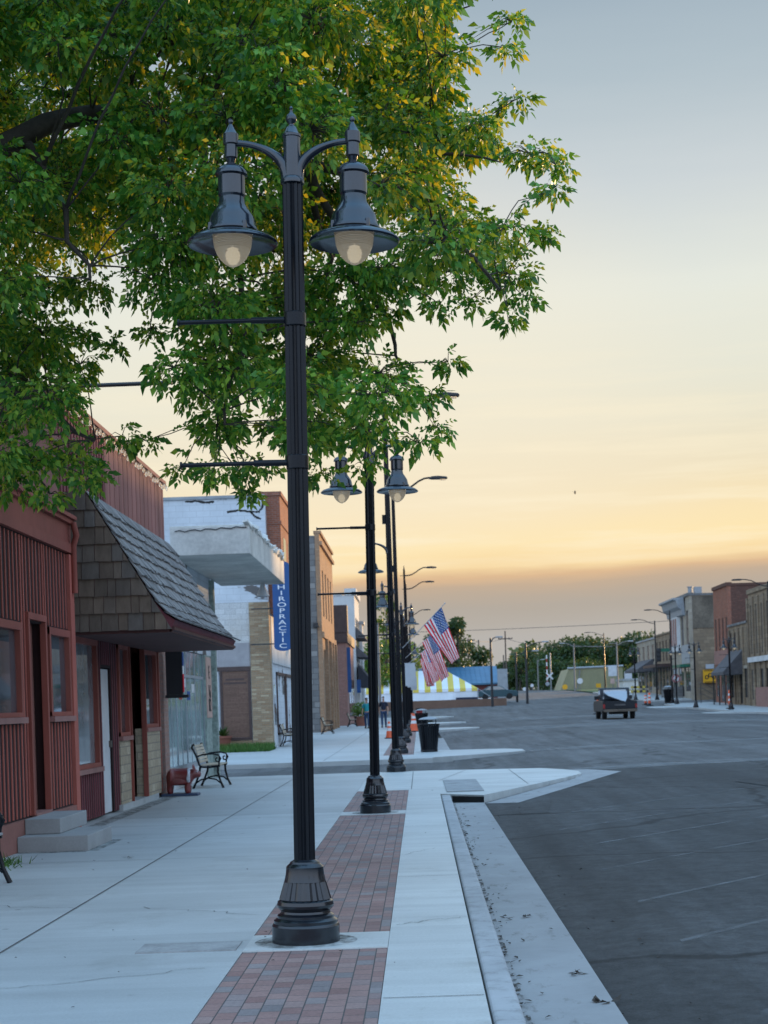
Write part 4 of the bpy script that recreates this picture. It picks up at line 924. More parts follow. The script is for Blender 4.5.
# 4: the chiropractic building: painted flank towards us, brick upper front
Y4 = 62.0; X4 = -5.42; z4 = zt(Y4)
b4 = thing('chiropractic_building', 'two-storey building with a peeling white flank wall and a red brick front corner', 'building', (X4, Y4, 0))
mb = MB(); mb.box(-20, X4-.02, Y4+.03, 76, -.1, 9.2); mb.box(-20, X4-.0, Y4, Y4+.029, 5.42, 9.22); mb.box(-20, -7.6, Y4, Y4+.029, -.1, 3.949); mb.build('flank_wall', 'peeling', b4)
mb = MB(); mb.box(-20, X4-.0, Y4-.004, Y4+.0285, 3.95, 5.418); mb.build('lower_flank', 'white_block', b4)
mb = MB(); rn = random.Random(12)
for pts in (((227,512),(238,510),(250,511.5),(258,512),(262,508),(263,498)), ((250,511.5),(255,516),(261,519)), ((185,502),(196,501),(206,502.3),(214,501.5))):
    P3 = [at(px, py, Y4) for px, py in pts]
    for p, q in zip(P3, P3[1:]):
        d = (q-p).normalized(); n = Vector((-d.z,0,d.x)); ring = []
        for t_ in np.linspace(0, 1, 6): ring.append(p.lerp(q, t_)+n*rn.uniform(.018,.04))
        for t_ in np.linspace(1, 0, 6): ring.append(p.lerp(q, t_)-n*rn.uniform(.015,.07))
        mb.prism([(v.x, v.z) for v in ring], 'y', Y4-.006, Y4+.004)
    mb.build('wall_crack', 'crack', b4); mb = MB()
mb = MB(); mb.box(-20.02, X4-.0, Y4-.06, Y4+.25, 9.222, 9.33); mb.build('coping', 'grey_paint', b4)
mb = MB(); mb.box(-7.6, -6.14, Y4, Y4+.028, 3.08, 3.948); 
for k in range(18): mb.box(-7.58+k*.08, -7.54+k*.08, Y4-.015, Y4, 3.1, 3.94)
mb.build('metal_panel', 'corrugated', b4)
mb = MB(); mb.box(-7.18, -6.2, Y4-.02, Y4+.02, .5, 2.92); bp = mb.build('boarded_window', 'brown_board', b4)
mb = MB(); mb.box(-7.6,-6.14,Y4-.05,Y4+.027,2.93,3.075); mb.box(-6.24,-6.15,Y4-.05,Y4+.02,.4,2.928); mb.box(-7.27,-7.19,Y4-.05,Y4+.02,.4,2.928); mb.box(-7.6,-7.52,Y4-.05,Y4+.02,-.1,2.928); mb.box(-7.18,-6.25,Y4-.055,Y4+.02,.4,.495); mb.build('frame', 'brown_frame', bp)

mb = MB()
for zz, w_ in ((2.62,.34),(2.48,.42)): mb.box(-6.72-w_, -6.72+w_, Y4-.024, Y4-.021, zz-.035, zz+.035)
mb.build('faded_lettering', 'brown_frame', bp)
mb = MB(); mb.tube([(-7.34,Y4-.06,.2),(-7.34,Y4-.06,2.9)], .03, 8); mb.build('pipe', 'white_paint', b4, 50)
mb = MB(); mb.box(-7.5, -6.14, Y4-.03, Y4+.026, -.1, .398); mb.build('footing', 'roman', b4)
mb = MB(); mb.box(-6.12, X4+.02, Y4-.08, Y4+.6, -.1, 5.4); mb.build('brick_pier', 'roman', b4)
mb = MB(); mb.box(X4-.25, X4+.5, Y4+.62, 70.5, 5.0, 9.35); mb.box(X4-.28, X4+.56, Y4+.58, 70.6, 9.352, 9.5); mb.box(X4-.05, X4+.54, Y4+.6, 70.5, 8.3, 8.42)
mb.build('brick_front', 'red_brick', b4)
mb = MB(); 
for y in (63.6, 66, 68.4): mb.box(X4+.5, X4+.515, y, y+1.1, 5.9, 7.9)
mb.build('upper_windows', 'glass_dark', b4)
mb = MB(); mb.box(X4-.03, X4+.02, 62.62, 63.0, -.1, 4.98); mb.box(X4-.03, X4+.04, 62.62, 75.9, 3.2, 4.98); mb.build('shopfront', 'white_wall', b4)
mb = MB(); mb.box(X4-.06, X4-.0, 63.05, 64.0, .05, 2.6); dd = mb.build('door', 'white_paint', b4); mb = MB(); mb.box(X4+.0, X4+.012, 63.2, 63.85, .9, 2.4); mb.build('pane', 'glass', dd)
window(b4, X4, 64.6, 68.6, .5, 2.9, 'glass', 'pale_stone' if False else 'brown_frame', .12, .06)
window(b4, X4, 69, 74, .5, 2.9, 'glass', 'brown_frame', .12, .06)
# vertical sign
sg = thing('chiropractic_sign', 'tall blue rounded sign reading CHIROPRACTIC in white letters', 'sign', (-5.0, 61.2, 2.6))
YS = 61.3; top = at(281, 561, YS).z; bot = at(282, 651, YS).z; xc = at(281.8, 605, YS).x; w_ = .32
mb = MB(); P = [(w_*math.cos(a), bot+w_*.5+w_*.5*math.sin(a)) for a in np.linspace(math.pi, 2*math.pi, 9)] + [(w_*math.cos(a), top-w_*.5+w_*.5*math.sin(a)) for a in np.linspace(0, math.pi, 9)]
mb.prism([(xc+a, b_) for a, b_ in P], 'y', YS, YS+.14); fc = mb.build('panel', 'blue_sign', sg)
mb = MB(); n = 12; hh = (at(281,578.5,YS).z-at(282,649,YS).z)/n
for k, ch in enumerate('CHIROPRACTIC'):
    text_mb(mb, ch, hh*1.05, Matrix.Translation((xc, YS-.006, at(281,578.5,YS).z-hh*(k+.5))) @ Matrix.Rotation(R(90), 4, 'X') @ Matrix.Scale(1.9, 4, (1,0,0)))
mb.build('lettering', 'white_letter', fc)
for yy in (609, 644.5):
    q = at(255, yy, YS+.05); mb = MB(); mb.tube([(q.x-.15, YS+.05, q.z),(xc-w_+.02, YS+.05, q.z)], .022, 8); mb.build('bracket', 'dull_iron', sg, 50)
mb = MB(); rn = random.Random(2)
for k in range(5200):
    x, y = rn.uniform(-7.7,-5.3), 59.2+2.7*rn.random(); h = rn.uniform(.08,.34)*(1 if y > 60 else .7); a = rn.uniform(0,6.28); dx, dy = math.cos(a)*.016, math.sin(a)*.016; lx, ly = rn.uniform(-.12,.12), rn.uniform(-.12,.12); z = zt(y)
    mb.add([(x-dx,y-dy,z),(x+dx,y+dy,z),(x+lx,y+ly,z+h)], [(0,1,2)])
o = struct('grass_patch', mb, 'grass', None, 'stuff'); o['label'] = 'green grass strip growing along the foot of the painted flank wall'; o['category'] = 'grass'
mb = MB(); rn = random.Random(7)
for k in range(420):
    x, y = rn.gauss(-4.4,.12), rn.gauss(17.2,.28); h = rn.uniform(.03,.1); a = rn.uniform(0,6.28); dx, dy = math.cos(a)*.008, math.sin(a)*.008
    mb.add([(x-dx,y-dy,.0),(x+dx,y+dy,.0),(x+rn.uniform(-.08,.12),y+rn.uniform(-.06,.06),h)], [(0,1,2)])
o = struct('weeds', mb, 'grass', None, 'stuff'); o['label'] = 'tuft of weeds at the foot of the red wall'; o['category'] = 'weeds'
# planter by the flank wall
pt = thing('flower_pot', 'dark red flower pot with a small plant by the boarded window', 'planter', (-7.2, 61.4, 0))
mb = MB(); mb.lathe([(.2,0),(.3,.5),(.33,.5),(.33,.58),(.28,.58),(.26,.5)], 16, (-7.15,61.4,0)); mb.build('pot', 'terracotta', pt, 40)
mb = MB(); rn = random.Random(3)
for k in range(120):
    a, e = rn.uniform(0,6.28), rn.uniform(.2,1.3); l = rn.uniform(.15,.5); c = Vector((-7.15,61.4,.55)); tip_ = c+Vector((math.cos(a)*math.cos(e),math.sin(a)*math.cos(e),math.sin(e)))*l; s_ = Vector((-math.sin(a),math.cos(a),0))*.03
    mb.add([c,(c+tip_)/2+s_,tip_,(c+tip_)/2-s_], [(0,1,2,3)])
mb.build('plant', 'leaf_far', pt)
# 5: grey stone flank with sunlit tan brick front
Y5, X5 = 90, -5.05; z5 = zt(94)
b5 = thing('stone_building', 'tall two-storey building with a grey stone flank and a tan brick front catching the sun', 'building', (X5, Y5, 0))
mb = MB(); mb.box(-20, X5-.25, Y5, 102.9, -.2, 10.6); mb.build('flank_wall', 'grey_stone', b5)
mb = MB(); hol = [(y, y+1.1, 6.4, 8.9) for y in (91.6,94.3,97,99.7)]+[(91.0,92.6,.5,4.6),(93.4,96.4,.5,4.6),(97.2,99,.5,4.6),(99.8,102.2,.5,4.6)]
wall_with_holes(mb, X5-.24, X5, (Y5+.0,103), (-.1,10.7), hol); mb.box(X5-.02, X5+.14, Y5-.02, 103.05, 10.1, 10.3); mb.box(X5-.3, X5+.1, Y5-.03, 103.05, 10.702, 10.85); mb.box(X5-.01, X5+.12, Y5, 103, 5.2, 5.5)
for y in (92.7,96.5,99.1,102.3): mb.box(X5+.002, X5+.16, y, y+.6, -.1, 5.19)
mb.build('front_wall', 'gold_brick', b5)
for h in hol:
    mb = MB(); mb.box(X5-.2, X5-.17, h[0], h[1], h[2], h[3]); mb.box(X5-.17, X5-.1, (h[0]+h[1])/2-.05, (h[0]+h[1])/2+.05, h[2], h[3]); mb.box(X5-.17,X5-.1,h[0],h[1],(h[2]+h[3])/2-.04,(h[2]+h[3])/2+.04); mb.build('window', 'glass_dark', b5)
mb = MB(); q = at(316,625,Y5-.2); mb.box(q.x-.15,q.x+.15,Y5-.3,Y5-.0,q.z-.1,q.z+.1); mb.build('wall_lamp', 'dull_iron', b5)
# 6: salmon brick, dark coping
Y6, X6 = 109, -4.62
b6 = thing('salmon_brick_shop', 'low salmon brick shop with a dark parapet band and a blue upright sign', 'building', (X6, Y6, 0))
z0 = zt(112)-.3
mb = MB(); mb.box(-18, X6, Y6, 121, z0, 5.6); mb.build('wall', 'salmon_brick', b6)
mb = MB(); mb.box(-18.05, X6+.12, Y6-.1, 121.05, 5.602, 6.25); mb.box(X6-.9, X6+.14, Y6-.14, Y6+1.2, 6.252, 8.0); mb.build('parapet_band', 'brown_frame', b6)
for y in (111.5,114.5,117.5):
    mb = MB(); mb.box(X6-.0, X6+.03, y, y+1.8, z0+.9, 3.3); mb.build('window', 'glass_dark', b6)
mb = MB(); mb.box(X6+.01, X6+.24, 109.6, 109.75, 2.4, 5.3); mb.build('sign', 'blue_sign', b6)
mb = MB(); mb.box(X6+.35, X6+.62, 116, 116.15, 2.4, 3.3); mb.build('sign', 'blue_sign', b6)
# 7: white rendered building behind it
Y7, X7 = 124, -4.55; z0 = zt(127)-.3
b7 = thing('white_rendered_building', 'pale rendered two-storey building rising behind the salmon brick shop', 'building', (X7, Y7, 0))
mb = MB(); mb.box(-18, X7, Y7, 133, z0, 9.6); mb.build('wall', 'white_wall', b7)
mb = MB(); mb.box(X7-.7, X7+.15, Y7-.05, 133.1, 9.602, 10.1); mb.box(-18, X7-.9, Y7-.05, Y7+.3, 9.602, 9.75); mb.build('cornice', 'white_wall', b7)
mb = MB(); 
for y in (125.4,128,130.6): mb.box(X7, X7+.04, y, y+1.1, 5.6, 8)
mb.build('windows', 'glass_dark', b7)
for z, k in ((6.6,.7),(5.2,.8)):
    mb = MB(); mb.prism([(X7+.02,z+.7),(X7+k,z),(X7+k,z-.15),(X7+.02,z-.1)], 'y', Y7+.3, 132); mb.build('eave', 'grey_shingle', b7)
aw = thing('dark_awning', 'dark sloping awning over the pavement below the pale rendered building', 'awning', (X7, 122, 3))
q = at(358,664,122); q2 = at(371,684,122)
mb = MB(); mb.prism([(q.x,q.z),(q2.x+.15,q2.z+.1),(q2.x+.15,q2.z-.25),(q.x,q2.z-.2)], 'y', 121.6, 130); mb.build('cover', 'dark_awning', aw)
b8 = thing('white_flank_building', 'white two-storey building at the far end of the near row', 'building', (-4.2, 134, 0))
mb = MB(); mb.box(-18, -4.35, 133.3, 136, .1, 7.9); mb.build('wall', 'white_block', b8)
mb = MB(); mb.box(-18, -4.2, 133.25, 136.05, 7.902, 8.15); mb.build('coping', 'grey_paint', b8)
# ------------------------------------------------------------------ benches
def make_bench(label, loc, rz_=0, seat='slat', group='benches along the shop fronts'):
    root = thing('park_bench', label, 'bench', loc, group, rz_)
    for y in (-.62, .62):
        mb = MB(); r_ = .02
        mb.tube([(.02,y,.86),(-.02,y,.84),(-.03,y,.79),(.0,y,.74),(.06,y,.6),(.1,y,.46),(.14,y,.42),(.3,y,.41),(.5,y,.43)], [.018]+[.022]*8, 8)
        mb.tube([(.12,y,.43),(.1,y,.3),(.03,y,.12),(-.03,y,.0)], [.022,.022,.02,.026], 8); mb.tube([(.46,y,.43),(.46,y,.3),(.5,y,.14),(.56,y,.0)], [.022,.022,.02,.026], 8)
        mb.tube([(.02,y,.1),(.12,y,.17),(.27,y,.2),(.42,y,.17),(.5,y,.1)], .015, 8)
        mb.tube([(.05,y,.62),(.18,y,.66),(.36,y,.67),(.48,y,.64),(.52,y,.57),(.49,y,.51),(.43,y,.52),(.42,y,.57),(.46,y,.59)], .016, 8); mb.tube([(.5,y,.62),(.48,y,.44)], .016, 8)
        mb.build('side_frame', 'iron', root, 60, local=True)
    mb = MB()
    for k in range(6):
        x = .13+k*.066; mb.box(x, x+.056, -.6, .6, .44, .462)
    mb.build('seat', seat, root, None, .004, local=True)
    mb = MB()
    for k in range(6):
        f = k/5.0; x = .105-.095*f; z = .52+.3*f; mb.T = Matrix.Translation((x,0,z)) @ Matrix.Rotation(R(-17), 4, 'Y'); mb.box(.0,.02,-.6,.6,-.026,.026)
    mb.build('backrest', seat, root, None, .004, local=True); return root
bn = make_bench('pale wooden bench with black iron sides, beside the red animal statue', (-4.42, 33.6, .0), 0)
make_bench('grey wooden bench cut off by the left edge of the picture', (-4.33, 14.8, 0), 0, 'slat_grey')
dup(bn, (-4.95, 85.6, zt(85.6)), 'pale wooden bench in front of the grey stone building')
dup(bn, (-4.45, 104.2, zt(104.2)), 'far pale wooden bench next to the leafy planter')
dup(bn, (-5.35, 65.4, zt(65)), 'pale wooden bench half hidden behind the nearest lamp post, by the chiropractic door')
# grey lumpy sack/figure by the chiropractic door
tb = thing('leafy_planter', 'round pot with a bushy green plant beside the far bench', 'planter', (-3.9, 105.6, zt(105)))
q = Vector((-3.75, 106, zt(106)))
mb = MB(); mb.lathe([(.28,0),(.36,.5),(.4,.5),(.4,.6),(.34,.6)], 16, q); mb.build('pot', 'terracotta', tb, 40)
mb = MB(); rn = random.Random(5)
for k in range(420):
    d = Vector((rn.gauss(0,1),rn.gauss(0,1),rn.gauss(0,.8))).normalized()*rn.uniform(.2,.62); c = q+Vector((0,0,1.0))+d; a = Vector((rn.gauss(0,1),rn.gauss(0,1),rn.gauss(0,1))).normalized()*.11; b_ = a.cross(d).normalized()*.05
    mb.add([c-a,c+b_,c+a,c-b_], [(0,1,2,3)])
mb.build('plant', 'leaf_bright', tb)
# statue of an animal
st = thing('animal_statue', 'dark red painted hog-like animal statue on a blue base', 'statue', (-4.33, 30.4, 0))
mb = MB(); mb.box(-.32,.33,-.2,.2,0,.045); mb.build('base', 'blue_base', st, None, .01, local=True)
V = {'pel':((-.14,0,.335),(.15,.15)),'mid':((.0,0,.33),(.165,.16)),'sho':((.12,0,.345),(.145,.15)),'neck':((.2,0,.37),(.095,.105)),'head':((.265,0,.4),(.1,.105)),'snout':((.345,0,.37),(.05,.052)),'nose':((.378,0,.366),(.046,.046)),'rump':((-.25,0,.33),(.1,.11))}
E = [('rump','pel'),('pel','mid'),('mid','sho'),('sho','neck'),('neck','head'),('head','snout'),('snout','nose')]
for s_, y in (('l',-.085),('r',.085)):
    V['fh'+s_] = ((.13,y,.2),.058); V['ff'+s_] = ((.14,y,.03),.05); V['hh'+s_] = ((-.17,y,.2),.065); V['hk'+s_] = ((-.19,y,.12),.05); V['hf'+s_] = ((-.175,y,.03),.05)
    E += [('sho','fh'+s_),('fh'+s_,'ff'+s_),('pel','hh'+s_),('hh'+s_,'hk'+s_),('hk'+s_,'hf'+s_)]
skin((V,E,'mid'), 'body', 'hog', st, 2)
for y in (-.055,.055):
    mb = MB(); mb.add([(.235,y-.04,.45),(.235,y+.04,.45),(.285,y,.455),(.235,y*1.5,.565)], [(0,1,2),(0,1,3),(1,2,3),(2,0,3)]); mb.build('ear', 'hog', st, None, local=True)
mb = MB(); mb.tube([(-.3,0,.34),(-.34,.01,.33),(-.37,.03,.3),(-.35,.05,.27),(-.33,.02,.26)], [.02,.018,.022,.03,.02], 8); mb.build('tail', 'hog', st, 60, local=True)
mb = MB(); mb.T = Matrix.Translation((.165,0,.335)); mb.T = mb.T @ Matrix.Rotation(R(90), 4, 'Y'); mb.lathe([(.15,-.03),(.158,0),(.14,.03)], 20, cap=False); mb.build('painted_collar', 'hog_patch', st, 60, local=True)
for y in (-.07,.07):
    mb = MB(); mb.lathe([(.004,-.016),(.014,0),(.004,.016)], 10, (.318,y*1.05,.43)); mb.build('eye', 'white_paint', st, 60, local=True)
# ------------------------------------------------------------------ right row (fronts face -x at x = XR)
XR = 26.5
def row_house(name, label, Y0, Y1, h, front, side, X=XR, upper=None, ground=None, depth=30, cornice=None, piers=(), z0=None, ubase=.55, utop=.86, gtop=3.0, coping=.18):
    """a street building: front wall with holes, flank walls, parapet, windows; returns its Empty"""
    z0 = zt(Y0)-.25 if z0 is None else z0; zb = zt((Y0+Y1)/2); top = zb+h
    b = thing(name, label, 'building', (X, (Y0+Y1)/2, z0))
    mb = MB(); mb.box(X+.3, X+depth, Y0+.02, Y1-.02, z0, top-.4); mb.box(X+.3, X+depth, Y0, Y0+.3, z0, top); mb.build('flank_wall', side, b)
    n = upper or 0; hol = []
    for i in range(n):
        w = (Y1-Y0)/n; y = Y0+w*(i+.5); hol.append((y-w*.22, y+w*.22, zb+h*ubase, zb+h*utop))
    g = ground or 0; gh = []
    for i in range(g):
        w = (Y1-Y0)/g; y = Y0+w*(i+.5); gh.append((y-w*.38, y+w*.38, zb+(.1 if i % 2 else .6), zb+gtop))
    mb = MB(); wall_with_holes(mb, X, X+.298, (Y0, Y1), (z0, top), hol+gh)
    for (a, w) in piers: mb.box(X-.12, X-.002, a, a+w, zb, top-.3)
    mb.build('front_wall', front, b)
    mb = MB(); mb.box(X-.12, X+.4, Y0-.06, Y1+.06, top+.002, top+coping); mb.box(X+.402, X+depth, Y0-.06, Y0+.35, top+.002, top+coping*.7); mb.build('coping', cornice or 'pale_stone', b)
    for q in hol+gh:
        mb = MB(); mb.box(X+.06, X+.08, *q); mb.box(X+.02, X+.058, (q[0]+q[1])/2-.05, (q[0]+q[1])/2+.05, q[2], q[3]); mb.box(X+.02, X+.058, q[0], q[1], (q[2]+q[3])/2-.04, (q[2]+q[3])/2+.04)
        f = mb.build('window', 'brown_frame', b); mb = MB(); mb.box(X+.049, X+.0555, q[0]+.05, q[1]-.05, q[2]+.05, q[3]-.05); mb.build('pane', 'glass', f)
    return b, zb, top
# nearest: tall-pilaster stone front with sign band and a red panel
r1, zb, top = row_house('pilaster_building', 'stone building with tall upright pilasters at the right edge, red panel at street level', 117, 136, 9.0, 'tan_stone', 'tan_stone', upper=9, ground=7, piers=[(117+i*2.1, .5) for i in range(10)], ubase=.47, utop=.9, cornice='tan_stone', coping=.35)
mb = MB(); mb.box(XR-.3, XR-.13, 118, 135.5, zb+3.55, zb+3.95); mb.build('sign_band', 'white_wall', r1)
mb = MB(); mb.box(XR-.22, XR-.125, 118, 133, zb+.0, zb+1.55); mb.build('red_panel', 'salmon_brick', r1)
r2, zb, top = row_house('narrow_stone_building', 'low narrow grey stone building squeezed in before the red brick one', 136.1, 144.9, 6.6, 'tan_stone', 'grey_stone', upper=5, ground=3, piers=[(136.3+i*2.0,.35) for i in range(5)], ubase=.5, utop=.92, cornice='grey_stone')
mb = MB(); mb.box(XR-.1, XR-.005, 136.3, 144.5, zb+2.95, zb+3.2); mb.build('trim', 'pale_stone', r2)
r3, zb, top = row_house('red_brick_building', 'tall red brick building with a grey shingled awning at street level', 145, 152, 10.0, 'red_brick', 'dark_brick', upper=4, ground=3, ubase=.36, utop=.74, cornice='dark_brick', coping=.3)
mb = MB(); mb.prism([(XR-.02,zb+4.4),(XR-1.7,zb+2.6),(XR-1.7,zb+2.35),(XR-.02,zb+2.35)], 'y', 138.6, 144.4)
q = mb.build('awning', 'grey_shingle', r3)
for y in (138.8, 141.5, 144.2): mb = MB(); mb.box(XR-1.6, XR-1.5, y, y+.1, zb-.1, zb+2.348); mb.build('awning_post', 'dull_iron', q)
mb = MB(); mb.box(XR-.1, XR-.01, 145.2, 151.8, zb+3.4, zb+4.6); mb.build('fascia', 'salmon_brick', r3)
r4, zb, top = row_house('corner_stone_building', 'two-storey corner stone building with a stained flank wall and a white bay window', 165.5, 178, 9.9, 'pale_stone', 'tan_stone', upper=4, ground=3, ubase=.52, utop=.86, cornice='grey_stone', coping=.3)
mb = MB(); mb.box(XR+.3, XR+8, 165.46, 165.498, top-3.2, top-.05); mb.build('stained_render', 'stained', r4)
mb = MB(); by0, by1 = 171.5, 176.5
mb.prism([(XR-.01,by0),(XR-.3,by0+.2),(XR-.3,by1-.2),(XR-.01,by1)], 'z', zb+4.7, top-1.0); bay = mb.build('bay_window', 'white_wall', r4)
mb = MB(); mb.prism([(XR-.01,top-1.8),(XR-.32,top-1.7),(XR-.4,top-1.2),(XR-.75,top-.9),(XR-.9,top-.3),(XR-1.2,top-.2),(XR-1.2,top-.02),(XR-.13,top-.01)], 'y', 168, 178.05); mb.build('bay_cornice', 'grey_paint', bay)
mb = MB(); 
for k in range(3): mb.box(XR-.33, XR-.302, by0+.6+k*1.4, by0+1.5+k*1.4, zb+5.3, top-1.9)
mb.build('bay_panes', 'salmon_brick', bay)
mb = MB(); mb.box(XR+1.0, XR+1.7, 168, 168.7, top-.2, top+1.0); mb.lathe([(.22,0),(.22,.5),(.3,.52),(.3,.6)], 10, (XR+.7,169,top+.5)); mb.build('chimney', 'grey_paint', r4)
mb = MB(); mb.box(XR-1.0, XR-.01, 166, 171, zb+3.0, zb+3.25); mb.build('awning', 'green_sign', r4)
mb = MB(); mb.box(XR-.06, XR-.01, 166, 170.8, zb+3.35, zb+5.2); mb.build('sign_board', 'grey_paint', r4)
mb = MB(); mb.box(XR-1.6, XR-.01, 171, 175, zb-.2, zb+1.1); mb.build('planter_wall', 'grey_stone', r4)
r5, zb, top = row_house('balcony_building', 'tan building with a narrow balcony between the corner building and the white end building', 178.1, 190, 6.5, 'tan_stone', 'tan_stone', upper=5, ground=5, ubase=.56, utop=.9, cornice='tan_stone')
mb = MB(); mb.box(XR-1.5, XR-.01, 178.5, 189.5, zb+3.0, zb+3.3); mb.build('balcony', 'brown_frame', r5)
mb = MB(); mb.box(XR+1.5, XR+4, 180, 184, top, top+1.0); mb.build('roof_unit', 'dull_iron', r5)
r6, zb, top = row_house('white_end_building', 'whitish two-storey building at the far end of the opposite row', 190.1, 206, 6.0, 'pale_stone', 'white_wall', upper=4, ground=5, ubase=.58, utop=.9, cornice='grey_paint')
mb = MB(); mb.prism([(XR-.01,zb+3.8),(XR-1.8,zb+2.7),(XR-1.8,zb+2.4),(XR-.01,zb+2.4)], 'y', 192, 204); mb.build('awning', 'grey_shingle', r6)
# unseen buildings added towards the camera: shade for the near side, reflections for windows
row_house('unseen_brick_building', 'unseen red brick building added to the opposite row, outside the right edge of the picture', 96, 116.8, 8.6, 'red_brick', 'dark_brick', upper=7, ground=6)
row_house('unseen_brick_building', 'unseen tan brick building added to the opposite row, outside the picture, beyond the pale stone one', 74, 95.8, 9.2, 'gold_brick', 'tan_stone', upper=7, ground=6)
row_house('unseen_stone_building', 'unseen pale stone building added to the opposite row, outside the picture', 52, 73.8, 10.7, 'pale_stone', 'tan_stone', upper=8, ground=6)
row_house('unseen_brick_building', 'unseen pinkish brick building added to the opposite row, outside the picture, straight across from the alley', 34, 51.8, 9.4, 'salmon_brick', 'dark_brick', upper=6, ground=5)
row_house('unseen_stone_building', 'unseen tan stone building added to the opposite row, outside the picture, across from the nearest lamp post', 12, 33.8, 8.2, 'tan_stone', 'tan_stone', upper=7, ground=6)
# wall sign on the corner building
ws = thing('yellow_wall_sign', 'orange-yellow sign on the flank wall of the corner stone building', 'sign', (28.6, 165.2, 3.5))
a, b_ = at(703.5,683,165.2), at(717,669.5,165.2)
mb = MB(); mb.box(a.x, b_.x, 165.2, 165.4, a.z, b_.z); mb.build('panel', 'yellow_sign', ws)
mb = MB()
for k in range(3): mb.T = Matrix.Translation((a.x+(b_.x-a.x)*(.25+.25*k), 165.19, (a.z+b_.z)/2+(.12 if k % 2 else -.08))) @ Matrix.Rotation(R(90), 4, 'X'); mb.lathe([(.2,0),(.2,.012),(.12,.012),(.12,0)], 14, cap=False)
mb.T = Matrix.Identity(4); mb.box(a.x+.08, b_.x-.08, 165.185, 165.197, a.z+.06, a.z+.12); mb.box(a.x+.08, b_.x-.08, 165.185, 165.197, b_.z-.12, b_.z-.06); mb.build('marks', 'ink', ws)
a, b_ = at(706,669,165.2), at(714,664,165.2)
mb = MB(); mb.box(a.x, b_.x, 165.22, 165.4, a.z+.02, b_.z); mb.build('header', 'banner', ws)
# ------------------------------------------------------------------ small things across the road
def bar_rail(label, px, py, Y, n=3):
    p = at(px, py, Y); z = zt(Y)+.004; b = thing('stair_handrail', label, 'handrail', (p.x, Y, z), 'handrails on the opposite pavement'); L_ = 1.5
    for k, hgt in enumerate((.45,.95,1.45)[:n]):
        mb = MB(); mb.tube([(p.x-.8,Y,z+hgt+.35),(p.x-.45,Y,z+hgt+.35),(p.x+.75,Y,z+hgt-.3)], .035, 8); mb.build('rail', 'chrome', b, 50)
    for dx in (-.6,.7):
        mb = MB(); mb.tube([(p.x+dx,Y,z),(p.x+dx,Y,z+(1.75 if dx < 0 else 1.2))], .03, 8); mb.build('post', 'dull_iron', b, 50)
bar_rail('handrail of three bright bars below the orange-yellow wall sign', 708, 705, 150)
bar_rail('handrail of bright bars before the balcony building', 668, 700, 172, 2)
def barricade(label, px, Y):
    p = at(px, 700, Y); z = zt(Y)+.004; b = thing('striped_barricade', label, 'barricade', (p.x, Y, z))
    for hgt in (.55,1.0):
        mb = MB()
        for k in range(6): mb.cur = k % 2; mb.box(p.x-.9+.3*k, p.x-.6+.3*k, Y, Y+.04, z+hgt, z+hgt+.22)
        mb.build('board', ['tent_yellow','ink'], b)
    for dx in (-.7,.7):
        mb = MB(); mb.prism([(Y-.35,z),(Y-.28,z),(Y+.01,z+1.2),(Y+.30,z),(Y+.37,z),(Y+.04,z+1.3)], 'x', p.x+dx-.03, p.x+dx+.03); mb.build('leg', 'grey_pole', b)
barricade('black and yellow striped barricade behind the right side of the pickup', 640, 176)
def drum(label, px, Y, h=1.0, r=.1):
    p = at(px, 700, Y); z = zt(Y)+.004 if (p.x > 21.9 or p.x < .3) else rz(p.x, Y)+.004; b = thing('traffic_channelizer', label, 'traffic marker', (p.x, Y, z), 'orange traffic markers')
    mb = MB(); mb.lathe([(.32,0),(.32,.06),(r*1.1,.08),(r,h*.2)], 14, (p.x,Y,z)); mb.build('foot', 'rubber', b, 50)
    mb = MB(); mb.lathe([(r,h*.2),(r*.9,h*.96),(r*.5,h)], 14, (p.x,Y,z)); bo = mb.build('body', 'orange', b, 50)
    mb = MB(); 
    for k in (.42,.7): mb.lathe([(r+.004,h*k),(r+.004,h*k+.16)], 14, (p.x,Y,z), cap=False)
    mb.build('reflective_band', 'cone_white', bo)
drum('orange and white traffic marker left of the pickup truck', 597.5, 118); drum('orange traffic marker right beside the pickup cab, partly hidden', 603, 121)
drum('orange and white traffic marker beside the red box across the road', 649.5, 150, 1.15, .12); drum('short red-orange marker behind the banded marker across the road', 645.5, 153, .9, .12); drum('red-orange marker standing before the grey shingled awning', 730, 127, 1.4, .13)
